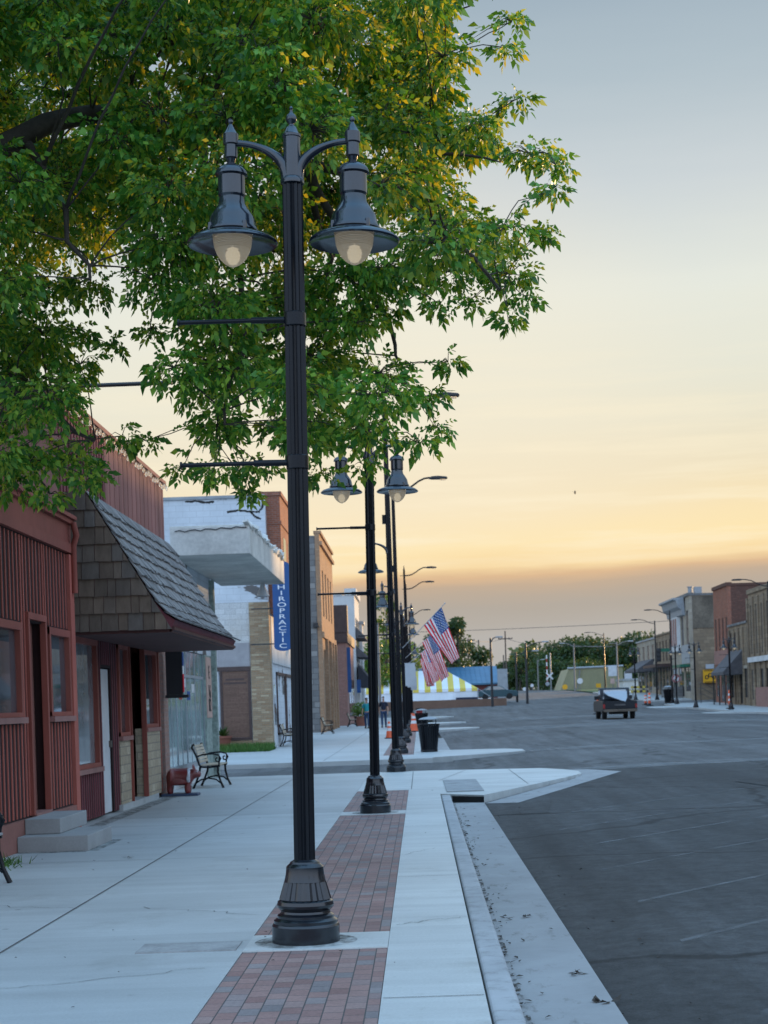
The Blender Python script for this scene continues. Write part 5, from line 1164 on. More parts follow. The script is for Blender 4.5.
# trash cans
def can(label, loc, lid=True):
    b = thing('trash_can', label, 'trash can', loc, 'black slatted trash cans')
    mb = MB(); n = 26
    for k in range(n):
        a = 2*math.pi*k/n; mb.T = Matrix.Rotation(a, 4, 'Z'); mb.add([(.245,-.022,.05),(.255,-.022,.05),(.255,.022,.05),(.245,.022,.05),(.325,-.029,.83),(.335,-.029,.83),(.335,.029,.83),(.325,.029,.83)], [(3,2,1,0),(4,5,6,7),(0,1,5,4),(1,2,6,5),(2,3,7,6),(3,0,4,7)])
    mb.T = Matrix.Identity(4); mb.build('slats', 'iron', b, None, local=True)
    mb = MB(); mb.lathe([(.22,.03),(.235,.06),(.3,.80),(.29,.8)], 24); mb.build('liner', 'ink', b, 40, local=True)
    mb = MB(); mb.lathe([(.33,.82),(.35,.83),(.352,.86),(.335,.87),(.3,.86),(.29,.82)], 28); mb.lathe([(.25,.0),(.27,.03),(.26,.07)], 24, cap=False); mb.build('rim', 'iron', b, 40, local=True)
    mb = MB(); mb.lathe([(.30,1.0),(.305,1.015),(.2,1.06),(.05,1.085)], 24); ld = mb.build('rain_lid', 'grey_paint', b, 40, local=True)
    mb = MB()
    for k in range(3): a = k*2.1+.4; mb.tube([(.25*math.cos(a),.25*math.sin(a),.82),(.25*math.cos(a),.25*math.sin(a),1.01)], .014, 6)
    mb.build('lid_supports', 'dull_iron', ld, None, local=True); return b
tc_ = can('nearest black slatted trash can by the kerb beyond the alley', (.24, 52.6, zt(52)+.004))
dup(tc_, (.06, 88, zt(88)+.004), 'second black slatted trash can, its top showing behind the nearest one')
p = at(662.5, 700, 160); dup(tc_, (p.x, 156, zt(150)+.05), 'black trash can across the road between two tall street lights').scale = (1.4,1.4,1.5)
# red news box behind the second can
rb = thing('red_box', 'small red box with a black top behind the trash cans', 'box', (.0, 92, zt(92)))
p = at(419.3, 712, 90); z = zt(90)+.004; mb = MB(); mb.box(p.x-.16,p.x+.16,89.8,90.2,z,z+1.0); mb.build('body', 'tail', rb, None, .02)
mb = MB(); mb.box(p.x-.18,p.x+.18,89.78,90.22,z+1.002,z+1.12); mb.build('top', 'ink', rb)
# cones
def cone(label, loc, s=1):
    b = thing('traffic_cone', label, 'traffic cone', loc, 'orange traffic cones')
    mb = MB(); mb.box(-.2,.2,-.2,.2,0,.035); mb.build('base', 'ink', b, None, .008, local=True)
    mb = MB(); mb.lathe([(.165,.03),(.15,.06),(.045,.7),(.035,.72),(.02,.72)], 20); c = mb.build('cone', 'orange', b, 40, local=True)
    for a_, b2 in ((.32,.44),(.52,.62)):
        mb = MB(); f = lambda z: .15-(z-.06)*.164+.003; mb.lathe([(f(a_),a_),(f(b2),b2)], 20, cap=False); mb.build('reflective_band', 'cone_white', c, 40, local=True)
    b.scale = (s,s,s); return b
p = at(389.5, 740.5, 72); c0 = cone('orange cone with white bands on the pavement left of the third-row posts', (p.x, 72, zt(72)+.004), 1.0)
p = at(414, 733, 84); dup(c0, (p.x, 84, zt(84)+.004), 'orange cone half hidden by the nearest trash can').scale = (1.35,1.35,1.25)
p = at(412, 722, 104); dup(c0, (p.x, 104, zt(104)+.004), 'farthest small orange cone among the post bases')
# ------------------------------------------------------------------ pickup
TX = at(620, 717, 96).x; TZ = rz(TX, 96)+.005
tk = thing('pickup_truck', 'old dark pickup truck driving away in the middle of the road', 'pickup truck', (TX, 98.4, TZ))
W = .97
mb = MB(); mb.prism([(-2.62,.52),(-2.62,1.02),(-.35,1.06),(.0,1.08),(1.0,1.08),(2.3,1.02),(2.62,.92),(2.65,.5),(2.3,.42),(-2.3,.45)], 'x', -W, -W+.09); mb.prism([(-2.62,.52),(-2.62,1.02),(-.35,1.06),(.0,1.08),(1.0,1.08),(2.3,1.02),(2.62,.92),(2.65,.5),(2.3,.42),(-2.3,.45)], 'x', W-.09, W)
mb.box(-W+.092, W-.092, -2.5, 2.55, .5, .66); mb.prism([(.95,.66),(.95,1.075),(2.3,1.015),(2.58,.92),(2.58,.66)], 'x', -W+.092, W-.092); mb.box(-W+.092, W-.092, -.42, -.36, .66, 1.1); mb.build('body', 'truck', tk, None, .02, local=True)
mb = MB(); mb.box(-W+.1, W-.1, -2.64, -2.57, .6, 1.02); mb.box(-.55,.55,-2.655,-2.642,.7,.92); tg = mb.build('tailgate', 'truck', tk, None, .01, local=True)
mb = MB(); mb.box(-.3,.3,-2.66,-2.657,.76,.86); mb.build('panel_strip', 'truck_low', tg, None, local=True)
mb = MB(); mb.box(-W+.02, W-.02, -2.78, -2.66, .42, .57); mb.box(-.2,.2,-2.8,-2.782,.46,.56); mb.build('bumper', 'chrome', tk, None, .015, local=True)
for s_ in (-1,1):
    mb = MB(); mb.box(min(s_*.85,s_*.965), max(s_*.85,s_*.965), -2.66, -2.625, .62, .86); mb.build('tail_light', 'tail', tk, None, .008, local=True)
mb = MB(); mb.prism([(-.35,1.07),(-.28,1.5),(-.2,1.74),(-.1,1.79),(.55,1.79),(.66,1.76),(1.05,1.08)], 'x', -.84, .84); cb_ = mb.build('cab', 'truck', tk, None, .03, local=True)
mb = MB(); mb.quad((-.7,-.355,1.16),(.7,-.355,1.16),(.64,-.235,1.68),(-.64,-.235,1.68)); mb.quad((-.7,-.335,1.16),(.7,-.335,1.16),(.64,-.215,1.68),(-.64,-.215,1.68)); rw = mb.build('rear_window', 'glass', cb_, None, local=True)
mb = MB(); mb.quad((-.74,1.045,1.14),(.74,1.045,1.14),(.68,.71,1.7),(-.68,.71,1.7)); mb.build('windscreen', 'glass', cb_, None, local=True)
for s_ in (-1,1):
    mb = MB(); mb.quad((s_*.846,-.2,1.16),(s_*.846,.85,1.16),(s_*.846,.55,1.66),(s_*.846,-.1,1.66)); mb.build('side_window', 'glass', cb_, None, local=True)
    mb = MB(); mb.box(min(s_*.86,s_*1.1),max(s_*.86,s_*1.1),.62,.7,1.12,1.34); mb.build('mirror', 'truck', tk, None, .01, local=True)
for x in (-.8,.8):
    for y in (-1.65,1.62):
        mb = MB(); mb.T = Matrix.Translation((x,y,.36)) @ Matrix.Rotation(R(90), 4, 'Y'); mb.lathe([(.24,-.12),(.33,-.12),(.36,-.09),(.36,.09),(.33,.12),(.24,.12)], 24); wl = mb.build('wheel', 'rubber', tk, 40, local=True)
        mb = MB(); mb.T = Matrix.Translation((x,y,.36)) @ Matrix.Rotation(R(90), 4, 'Y'); mb.lathe([(.05,-.125),(.22,-.13),(.22,.13),(.05,.125)], 16); mb.build('rim', 'dull_iron', wl, 40, local=True)
mb = MB(); mb.box(-.5,.5,-2.1,-1.2,.28,.5); mb.build('underbody', 'ink', tk, None, local=True)
# pale sheet lying in the bed, folded over the tailgate
mb = MB(); o = Vector((TX, 98.4, TZ))
P = [(-.66,-.5,1.52),(-.05,-.6,1.6),(.66,-.5,1.55),(.5,-1.9,1.22),(.3,-2.7,.95),(-.05,-2.3,1.1),(-.5,-1.3,1.32),(.12,-1.4,1.42)]
vs = [Vector(p)+o for p in P]; fs = [(0,1,7,6),(1,2,3,7),(7,3,4,5),(6,7,5)]
mb.add(vs, fs); sh = mb.build('pale_sheet', 'sheet'); so_ = sh.modifiers.new('t', 'SOLIDIFY'); so_.thickness = .03
tag(sh, 'pale grey-blue sheet piled in the bed of the pickup', 'sheet')
# ------------------------------------------------------------------ people
def person(label, loc, shirt, rz_, swing, hairlen=.0, sc=1.0):
    b = thing('person', label, 'person', loc, None, rz_); b.scale = (sc,)*3; s = swing
    V = {'pel':((0,0,.95),(.14,.10)),'waist':((0,0,1.08),(.125,.09)),'chest':((0,.01,1.28),(.155,.105)),'neckb':((0,.0,1.44),(.085,.07)),'neck':((0,.01,1.5),.05),'jaw':((0,.03,1.58),(.062,.068)),'head':((0,.015,1.67),(.076,.09)),'crown':((0,.0,1.745),(.05,.06))}
    E = [('pel','waist'),('waist','chest'),('chest','neckb'),('neckb','neck'),('neck','jaw'),('jaw','head'),('head','crown')]
    C1 = {}; 
    for sd_, x in (('l',-1),('r',1)):
        f = s*x
        V['sh'+sd_] = ((x*.185,0,1.405),.06); V['el'+sd_] = ((x*.245,-.03-f*.10,1.13),.042); V['wr'+sd_] = ((x*.25,.08-f*.20,.90),.028); V['pa'+sd_] = ((x*.245,.10-f*.21,.82),(.022,.038))
        V['hp'+sd_] = ((x*.095,0,.88),.088); V['kn'+sd_] = ((x*.1,.05+f*.14,.5),.06); V['an'+sd_] = ((x*.1,-.02+f*.26,.09),.04); V['to'+sd_] = ((x*.11,.13+f*.26,.045),(.035,.04))
        E += [('neckb','sh'+sd_),('sh'+sd_,'el'+sd_),('el'+sd_,'wr'+sd_),('wr'+sd_,'pa'+sd_),('pel','hp'+sd_),('hp'+sd_,'kn'+sd_),('kn'+sd_,'an'+sd_),('an'+sd_,'to'+sd_)]
        base = Vector(V['pa'+sd_][0])
        for k, (dy, ln) in enumerate(((-.033,.062),(-.011,.075),(.011,.07),(.033,.056))):
            a = 'f%d%s' % (k, sd_); V[a] = (tuple(base+Vector((0,dy,-.05))),.0095); V[a+'t'] = (tuple(base+Vector((-x*.02,dy,-.05-ln*.85))),.0075); E += [('pa'+sd_,a),(a,a+'t')]
        a = 'th'+sd_; V[a] = (tuple(base+Vector((-x*.015,.055,-.01))),.011); V[a+'t'] = (tuple(base+Vector((-x*.025,.068,-.06))),.009); E += [('wr'+sd_,a),(a,a+'t')]
    V['nose'] = ((0,.125,1.635),(.012,.014)); E += [('head','nose')]
    skin((V,E,'pel'), 'body', 'skin', b, 1)
    g = lambda k, d: (V[k][0], tuple(q+d for q in (V[k][1] if isinstance(V[k][1], tuple) else (V[k][1],)*2)))
    T = {k: g(k,.02) for k in ('pel','waist','chest','neckb')}; TE = [('pel','waist'),('waist','chest'),('chest','neckb')]
    for sd_ in 'lr':
        T['sh'+sd_] = g('sh'+sd_,.018); e = Vector(V['sh'+sd_][0]).lerp(Vector(V['el'+sd_][0]), .8); T['sl'+sd_] = (tuple(e),.066); TE += [('neckb','sh'+sd_),('sh'+sd_,'sl'+sd_)]
    skin((T,TE,'pel'), 'shirt', shirt, b, 1)
    T = {'pel':g('pel',.012)}; TE = []
    for sd_ in 'lr':
        for k in ('hp','kn'): T[k+sd_] = g(k+sd_,.016)
        T['an'+sd_] = (V['an'+sd_][0],.062); TE += [('pel','hp'+sd_),('hp'+sd_,'kn'+sd_),('kn'+sd_,'an'+sd_)]
    skin((T,TE,'pel'), 'trousers', 'denim', b, 1)
    for sd_ in 'lr':
        a, t_ = V['an'+sd_][0], V['to'+sd_][0]; skin(({'h':((a[0],a[1]-.04,.045),.045),'m':((a[0],(a[1]+t_[1])/2,.055),.052),'t':((t_[0],t_[1]+.02,.042),.042)},[('h','m'),('m','t')],'m'), 'shoe', 'shoe', b, 1)
    H = {'a':((0,-.03,1.7),(.082,.085)),'b':((0,.0,1.755),(.075,.085)),'c':((0,.05,1.765),(.05,.04))}; HE = [('a','b'),('b','c')]
    if hairlen: H['d'] = ((0,-.07,1.6),(.075,.05)); H['e'] = ((0,-.075,1.6-hairlen),(.06,.035)); HE += [('a','d'),('d','e')]
    skin((H,HE,'a'), 'hair', 'hair', b, 1)
    for x in (-.03,.03):
        mb = MB(); mb.lathe([(.003,-.011),(.011,0),(.003,.011)], 8, (x,.098,1.66)); mb.build('eye', 'ink', b, 40, local=True)
    mb = MB(); mb.box(-.025,.025,.094,.102,1.588,1.597); mb.build('mouth', 'tail', b, None, local=True); return b
p = at(384.2, 728, 98); person('person in a dark navy shirt and jeans walking towards us on the pavement', (p.x, 98, zt(98)+.004), 'navy', R(180), .7)
p = at(367.3, 728.5, 97); person('person in a turquoise top half hidden behind the second lamp post', (p.x, 97, zt(97)+.004), 'teal_cloth', R(172), -.5, .15, .96)
# ------------------------------------------------------------------ tent, blue-roofed shed, car
Yt = 172; zg = 1.72
tn = thing('striped_tent', 'large marquee tent with a yellow and white striped roof and white walls', 'tent', (0, Yt, zg))
xl, xr_ = -9.0, at(478,703,Yt).x; ze = at(474,688,Yt).z; zp = at(446,671,Yt).z+.2; yb = Yt+12; rxl, rxr = xl+4.5, at(446,671,Yt).x; nS = 25; edge = [xl+(xr_-xl)*i/nS for i in range(nS+1)]
def ridge(x): return min(max(x, rxl), rxr)
mb = MB()
def crest(x):
    t_ = 1.0 if rxl <= x <= rxr else ((x-xl)/(rxl-xl) if x < rxl else (xr_-x)/(xr_-rxr)); return max(0.0, t_)
for i in range(nS):
    mb.cur = 1 if i % 2 == 0 else 0; cuts = sorted({edge[i], edge[i+1], *[c for c in (rxl, rxr) if edge[i] < c < edge[i+1]]})
    for a, b_ in zip(cuts, cuts[1:]):
        for ye, sg_ in ((Yt,1),(yb,-1)):
            P = lambda x, k: (x, ye+sg_*6*crest(x)*k, ze+(zp-ze)*crest(x)*k**1.1)
            for k0, k1 in ((0,.35),(.35,.7),(.7,1)): mb.quad(P(a,k0),P(b_,k0),P(b_,k1),P(a,k1))
            mb.quad((a,ye,ze),(b_,ye,ze),(b_,ye-sg_*.02,ze-.3),(a,ye-sg_*.02,ze-.3))
for xe, rx in ((xl,rxl),(xr_,rxr)):
    for k in range(6): mb.cur = k % 2; y0, y1 = Yt+2*k, Yt+2*k+2; mb.add([(xe,y0,ze),(xe,y1,ze),(rx,Yt+6,zp)], [(0,1,2)])
mb.build('roof', ['tent_white','tent_yellow'], tn)
mb = MB(); n = 40
for y in (Yt+.05, yb-.05):
    xs = [xl+.05+(xr_-xl-.1)*i/n for i in range(n+1)]
    for i in range(n):
        d0, d1 = .06*math.sin(i*1.3), .06*math.sin((i+1)*1.3); mb.quad((xs[i],y+d0,zg),(xs[i+1],y+d1,zg),(xs[i+1],y+d1*.3,ze-.1),(xs[i],y+d0*.3,ze-.1))
for x in (xl+.05, xr_-.05): mb.quad((x,Yt+.05,zg),(x,yb-.05,zg),(x,yb-.05,ze-.1),(x,Yt+.05,ze-.1))
mb.build('side_walls', 'tent_white', tn)
mb = MB(); mb.tube([(xr_+.02,Yt-.1,ze-.05),(xr_+1.6,Yt-1.2,zg+.01)], .02, 5); mb.tube([(xr_+.02,Yt-.05,zg),(xr_+.02,Yt-.05,ze)], .04, 6); mb.build('pole_and_rope', 'banner', tn)
mb = MB(); a = at(456,702,Yt-.6).x; mb.box(a, a+2.2, Yt-.8, Yt-.3, zg, zg+.3); tag(mb.build('low_bench', 'navy'), 'long dark low bench in front of the white tent wall', 'bench')
bs = thing('blue_roofed_shed', 'maroon metal building with a bright blue roof behind the striped tent', 'building', (6, 205, 1.9))
Yb = 205; a = at(400,690,Yb).x; b_ = at(497.5,690,Yb).x; zr, zl = at(480,670.5,Yb).z, at(480,684,Yb).z
mb = MB(); mb.box(a, b_, Yb, Yb+16, 1.7, zl); mb.build('wall', 'maroon', bs)
mb = MB(); mb.prism([(Yb-.5,zl-.1),(Yb+8,zr+.4),(Yb+16.5,zl-.1),(Yb+16.5,zl+.1),(Yb+8,zr+.65),(Yb-.5,zl+.1)], 'x', a-.3, b_+.3); rf_ = mb.build('roof', 'blue_roof', bs)
mb = MB(); 
for k in range(int((b_-a)/.6)):
    x = a+.3+k*.6; mb.tube([(x,Yb-.5,zl+.12),(x,Yb+8,zr+.68)], .035, 4)
mb.build('seams', 'blue_roof', rf_)
q = at(498,669,Yb-1); mb = MB(); mb.box(q.x-.1, q.x+1.1, Yb-1.2, Yb-.55, 1.7, q.z); mb.build('end_pier', 'grey_paint', bs)
cr = thing('parked_car', 'dark teal car parked half behind the white tent wall', 'car', (8.0, 178, 1.75))
M['car_teal'] = plain('car_teal', (.015,.06,.075), .3, .15, 2, spec=.6)
cx_ = at(478,702,176).x
mb = MB(); mb.prism([(cx_,2.0),(cx_,2.55),(cx_+.5,2.7),(cx_+1.2,3.1),(cx_+2.4,3.12),(cx_+3.0,2.7),(cx_+4.1,2.55),(cx_+4.2,2.1),(cx_+4.0,1.98)], 'y', 176, 177.7); mb.build('body', 'car_teal', cr, None, .05)
mb = MB(); mb.prism([(cx_+.75,2.72),(cx_+1.25,3.05),(cx_+2.35,3.06),(cx_+2.85,2.72)], 'y', 175.985, 177.715); mb.build('windows', 'glass', cr)
for x in (.8,3.3):
    for yy in (175.95,177.5): mb = MB(); mb.T = Matrix.Translation((cx_+x,yy+.1,2.03)) @ Matrix.Rotation(R(90), 4, 'X'); mb.lathe([(.2,-.1),(.31,-.1),(.31,.1),(.2,.1)], 18); mb.build('wheel', 'rubber', cr, 40)
# ------------------------------------------------------------------ utility poles, wires, signals
def upole(label, px, ptop, pbot, Y, arms=(), mat='wood_pole', r=.14, name='utility_pole', cat='utility pole', group=None):
    a = at(px, ptop, Y); z0 = zt(Y)-.1; b = thing(name, label, cat, (a.x, Y, z0), group)
    mb = MB(); mb.tube([(a.x,Y,z0),(a.x,Y,a.z)], [r,r*.7], 8); mb.build('pole', mat, b, 50)
    for dz, w in arms:
        mb = MB(); mb.box(a.x-w/2, a.x+w/2, Y-.16, Y-.04, a.z-dz-.08, a.z-dz+.08)
        for k in (-.48,-.25,.25,.48): mb.lathe([(.03,0),(.06,.06),(.03,.14)], 6, (a.x+w*k,Y-.1,a.z-dz+.08))
        mb.build('crossarm', mat, b)
    return a, b
TOPS = {}
TOPS['cross'] = upole('bare wooden pole with one crossarm, left of the distant road', 505, 631, 690, 262, [(1.2,2.2)])
TOPS['h'] = upole('wooden pole with two crossarms rising beside the leafy tree behind the flags', 468, 638.5, 668, 250, [(.3,1.9),(1.3,2.1)])
upole('leftmost bare pole between the tree and the blue-roofed shed', 478.5, 640, 668, 240); upole('short bare pole just right of the leftmost bare pole', 485, 651, 668, 252)
upole('thin bare pole close behind the crossarm pole', 503.4, 655, 690, 300)
upole('bare pale pole between black posts, seen through the row of lamps', 377.5, 623, 700, 150, (), 'grey_pole', .14)
def signal(label, px, ptop, Y, arm, side, mat='grey_pole', head=True):
    a, b = upole(label, px, ptop, 690, Y, (), mat, .13, 'far_street_light', 'street light')
    mb = MB(); L_ = arm; mb.tube([(a.x,Y,a.z-.5),(a.x+side*L_*.5,Y,a.z-.05),(a.x+side*L_,Y,a.z+.05)], .05, 6); mb.build('luminaire_arm', mat, b, 50)
    mb = MB(); x = a.x+side*L_; mb.box(min(x,x+side*.7), max(x,x+side*.7), Y-.15, Y+.15, a.z, a.z+.14); mb.build('luminaire', 'grey_paint', b, None, .03); return a, b
signal('dark far street light with its lamp reaching right over the distant road', 525.5, 643, 168, 1.6, 1, 'dull_iron'); signal('dark far street light, shorter, left of the one reaching over the road', 515.7, 652, 178, 1.7, 1, 'dull_iron')
signal('dark street light at the left kerb end before the blue-roofed shed', 490.3, 638, 162, .5, 1, 'dull_iron')
signal('pale pole topped with a small orange lamp by the distant trees', 537.5, 660, 290, .5, 1); a, b = signal('pale pole with long arms left of the pickup, before the ochre shed', 573.6, 643.5, 228, 1.2, -1)
mb = MB(); q = at(612,646.5,228); mb.tube([(a.x,228,a.z-.4),(q.x,228,q.z)], .05, 6); mb.build('mast_arm', 'grey_pole', b, 50)
a, b = signal('pale pole with lamps on both sides above the pickup', 616.5, 642, 212, 1.4, 1); mb = MB(); mb.tube([(a.x,212,a.z-.2),(a.x-1.0,212,a.z-.15)], .04, 6); mb.build('luminaire_arm', 'grey_pole', b, 50)
def rsign(label, px, py, Y, w, h, mat, post=True, shape='box', name='road_sign'):
    q = at(px, py, Y); z0 = zt(Y)-.1; b = thing(name, label, 'road sign', (q.x, Y, z0)); mb = MB()
    if shape == 'box': mb.box(q.x-w/2, q.x+w/2, Y-.03, Y, q.z-h/2, q.z+h/2)
    else:
        mb.T = Matrix.Translation((q.x,Y,q.z)) @ Matrix.Rotation(R(90), 4, 'X') @ Matrix.Rotation(R(45) if shape == 'diamond' else 0, 4, 'Z'); mb.lathe([(w/2,0),(w/2,.03)], 4 if shape == 'diamond' else 18)
    mb.build('face', mat, b)
    if post: mb = MB(); mb.tube([(q.x,Y+.04,z0),(q.x,Y+.04,q.z+h/2)], .04, 6); mb.build('post', 'grey_pole', b, 50)
    return q, b
rsign('square white road sign above a smaller one, right of the ochre shed', 612.5, 671, 200, 1.0, 1.2, 'white_paint'); rsign('small reddish sign under the square white road sign', 612.5, 681, 199, .5, .6, 'poster', False)
rsign('orange-yellow road sign on the tall thin post behind the pickup', 598.5, 685.5, 205, .6, .5, 'yellow_sign'); rsign('small round orange sign in front of the slanted end of the ochre shed', 565, 687, 240, .75, .75, 'yellow_sign', True, 'round'); rsign('small round white sign in front of the ochre shed', 580, 681, 236, .8, .8, 'white_paint', True, 'round')
rsign('small round pale sign by the distant road, left of its neighbour', 524.5, 689, 240, .5, .5, 'white_paint', True, 'round'); rsign('small round pale sign by the distant road, higher than its neighbour', 532, 685.5, 250, .5, .5, 'white_paint', True, 'round')
q, b = rsign('round no-turn sign with a red ring on the opposite kerb', 676, 678.5, 152, .75, .75, 'white_paint', True, 'round')
mb = MB(); mb.T = Matrix.Translation((q.x,151.95,q.z)) @ Matrix.Rotation(R(90), 4, 'X'); mb.lathe([(.36,0),(.36,.01),(.28,.01),(.28,0)], 20, cap=False); mb.T = mb.T @ Matrix.Rotation(R(45), 4, 'Z'); mb.box(-.3,.3,-.04,.04,0,.01); mb.build('ring', 'tail', b)
gs = thing('traffic_signal', 'dark traffic signal head with a green street-name sign hung beside the tall street light', 'traffic light', at(659,652,153).xyz)
q = at(658.5,655,153); mb = MB(); mb.box(q.x-.22,q.x+.22,152.9,153.2,q.z-.6,q.z+.6); mb.build('signal_head', 'ink', gs, None, .03)
for k, m_ in enumerate(('tail','tent_yellow','green_sign')):
    mb = MB(); mb.T = Matrix.Translation((q.x,152.89,q.z+.38-.38*k)) @ Matrix.Rotation(R(90), 4, 'X'); mb.lathe([(.13,0),(.1,.03)], 12); mb.build('lens', 'dull_iron' if k else 'dull_iron', gs, 40)
q2 = at(666,650,153); mb = MB(); mb.box(q2.x-.55,q2.x+.5,153.0,153.05,q2.z-.15,q2.z+.15); mb.build('name_plate', 'green_sign', gs)
q3 = at(669.5,650,153.4); mb = MB(); mb.tube([(q.x,153.1,q.z+.4),(q3.x,153.9,q.z+.4)], .05, 6); mb.build('mast_arm', 'dull_iron', gs, 50)
# railway crossing signal
Yc = 270; q = at(550,653,Yc); z0 = zt(Yc)-.1; rc = thing('crossing_signal', 'railway crossing signal mast with a white crossbuck beside the distant road', 'railway signal', (q.x, Yc, z0))
mb = MB(); mb.tube([(q.x,Yc,z0),(q.x,Yc,q.z)], .12, 8); mb.build('mast', 'steel', rc, 50)
c = at(549.5,676,Yc); mb = MB()
for s_ in (-1,1): mb.T = Matrix.Translation((c.x,Yc-.15,c.z)) @ Matrix.Rotation(s_*R(45), 4, 'Y'); mb.box(-.75,.75,-.02,.02,-.12,.12) if s_ < 0 else mb.box(-.75,.75,-.065,-.025,-.12,.12)
mb.build('crossbuck', 'white_paint', rc)
mb = MB(); c2 = at(547.5,684,Yc); mb.T = Matrix.Translation((c2.x,Yc-.1,c2.z)) @ Matrix.Rotation(R(90), 4, 'X'); mb.lathe([(.35,0),(.3,.1)], 14); mb.build('signal_disc', 'grey_paint', rc, 40)
g = at(546.5,655,Yc); mb = MB()
for k in range(8): mb.cur = k % 2; zz = z0+1+(g.z-z0-1)*k/8; mb.box(g.x-.1,g.x+.1,Yc,Yc+.1,zz,zz+(g.z-z0-1)/8)
mb.build('raised_gate', ['tail','white_paint'], rc)
# overhead wires
wr = thing('overhead_wires', 'thin overhead wires crossing the sky between distant poles', 'wires', (0, 250, 8))
def wire(p, q, sag=.6, r=.02):
    mb = MB(); P = [Vector(p).lerp(Vector(q), t_) - Vector((0,0,sag*4*t_*(1-t_))) for t_ in np.linspace(0, 1, 16)]; mb.tube(P, r, 4); mb.build('wire', 'wire', wr)
wire(at(380,633,250), at(800,612,250), .4, .045); wire(at(468,639,250), at(505,638,262), .5, .03); wire(at(505,638,262), at(573,645,228), .6, .03); wire(at(573,645,228), at(640,640,200), .5, .03); wire(at(478,641,240), at(468,641,250), .3, .03)
# ochre shed and small white building
Yo = 258; oc = thing('ochre_shed', 'yellow-green ribbed metal shed with a slanting end wall', 'building', (30, Yo, 3))
pts = [at(560,693,Yo), at(568.5,669,Yo), at(622,666.5,Yo), at(624,693,Yo)]
mb = MB(); mb.prism([(p.x, p.z) for p in pts], 'y', Yo, Yo+14); mb.build('wall', 'ochre', oc)
mb = MB(); n = 18
for k in range(n+1):
    t_ = k/n; b0, t0 = pts[0].lerp(pts[3], t_), pts[1].lerp(pts[2], t_); d = t0-b0
    mb.tube([b0+Vector((0,-.05,.1)), t0+Vector((0,-.05,-.1))], .06, 4)
mb.build('ribs', 'ochre', oc)
mb = MB(); mb.tube([pts[1]+Vector((-.2,-.1,.1)), pts[2]+Vector((.2,-.1,.1))], .16, 6); mb.build('roof_edge', 'grey_paint', oc)
mb = MB(); q = at(580,670,Yo-.3); q2 = at(577,693,Yo-.3); mb.tube([q2,q], .12, 4); mb.build('post', 'grey_pole', oc)
wb = thing('white_shed', 'small white flat-roofed building with a roof box, right of the pickup', 'building', (30, 232, 2.5))
a, b_ = at(624,696,232), at(652,680,232); mb = MB(); mb.box(a.x, b_.x, 232, 240, 2.3, b_.z); mb.build('wall', 'white_wall', wb)
mb = MB(); mb.box(a.x-.15, b_.x+.1, 231.85, 240.1, b_.z+.002, b_.z+.3); mb.build('roof', 'grey_paint', wb)
q = at(628.5,679,234); mb = MB(); mb.box(q.x-.45,q.x+.5,234,235,b_.z+.302,b_.z+1.3); mb.build('roof_box', 'banner', wb)
# small bird
bd_ = at(575,492.5,140); mb = MB(); mb.lathe([(.01,-.16),(.07,-.05),(.07,.06),(.02,.16)], 8, bd_); br_ = mb.build('bird', 'ink', None, 40); tag(br_, 'tiny dark bird flying high in the open sky', 'bird')
mb = MB(); mb.add([bd_+Vector((0,-.06,0)), bd_+Vector((0,.06,0)), bd_+Vector((.34,.0,.14)), bd_+Vector((-.34,0,.14))], [(0,1,2),(0,1,3)]); ORG['bird'] = Vector((0,0,0)); mb.build('wings', 'ink', br_, None, local=True)
# ------------------------------------------------------------------ trees
def inside(poly, x, y):
    c = False
    for (x0,y0),(x1,y1) in zip(poly, poly[1:]+poly[:1]):
        if (y0 > y) != (y1 > y) and x < (x1-x0)*(y-y0)/(y1-y0)+x0: c = not c
    return c
def leaf_mesh(name, P, D, L_, Wd, mat, parent, droop=.22):
    """P points, D unit directions, L_ lengths, Wd widths -> one mesh of bent rhombic leaves"""
    n = len(P); up = rng.normal(size=(n,3)); side = np.cross(D, up); side /= np.linalg.norm(side, axis=1)[:,None]; nrm = np.cross(side, D)
    a = P; m = P + D*L_[:,None]*.42; tip = P + D*L_[:,None] - np.array([0,0,1.0])*(L_*droop)[:,None]
    l = m + side*Wd[:,None]*.5 - nrm*(Wd*.15)[:,None]; r = m - side*Wd[:,None]*.5 - nrm*(Wd*.15)[:,None]
    V = np.empty((n*4,3)); V[0::4] = a; V[1::4] = l; V[2::4] = tip; V[3::4] = r
    me = bpy.data.meshes.new(name); me.vertices.add(n*4); me.vertices.foreach_set('co', V.ravel())
    me.loops.add(n*4); me.loops.foreach_set('vertex_index', np.arange(n*4, dtype=np.int32)); me.polygons.add(n)
    me.polygons.foreach_set('loop_start', np.arange(0, n*4, 4, dtype=np.int32)); me.polygons.foreach_set('loop_total', np.full(n, 4, dtype=np.int32))
    me.update(); me.validate(); me.materials.append(M[mat]); ob = bpy.data.objects.new(name, me); COL.objects.link(ob); ob.parent = parent; return ob
TX0, TY0 = -5.9, 13.3
tree = thing('shade_tree', 'big leafy tree overhanging the pavement behind the nearest lamp post', 'tree', (TX0, TY0, 0))
OFF = Vector((TX0, TY0, 0))
mbT = MB(); nodes = []
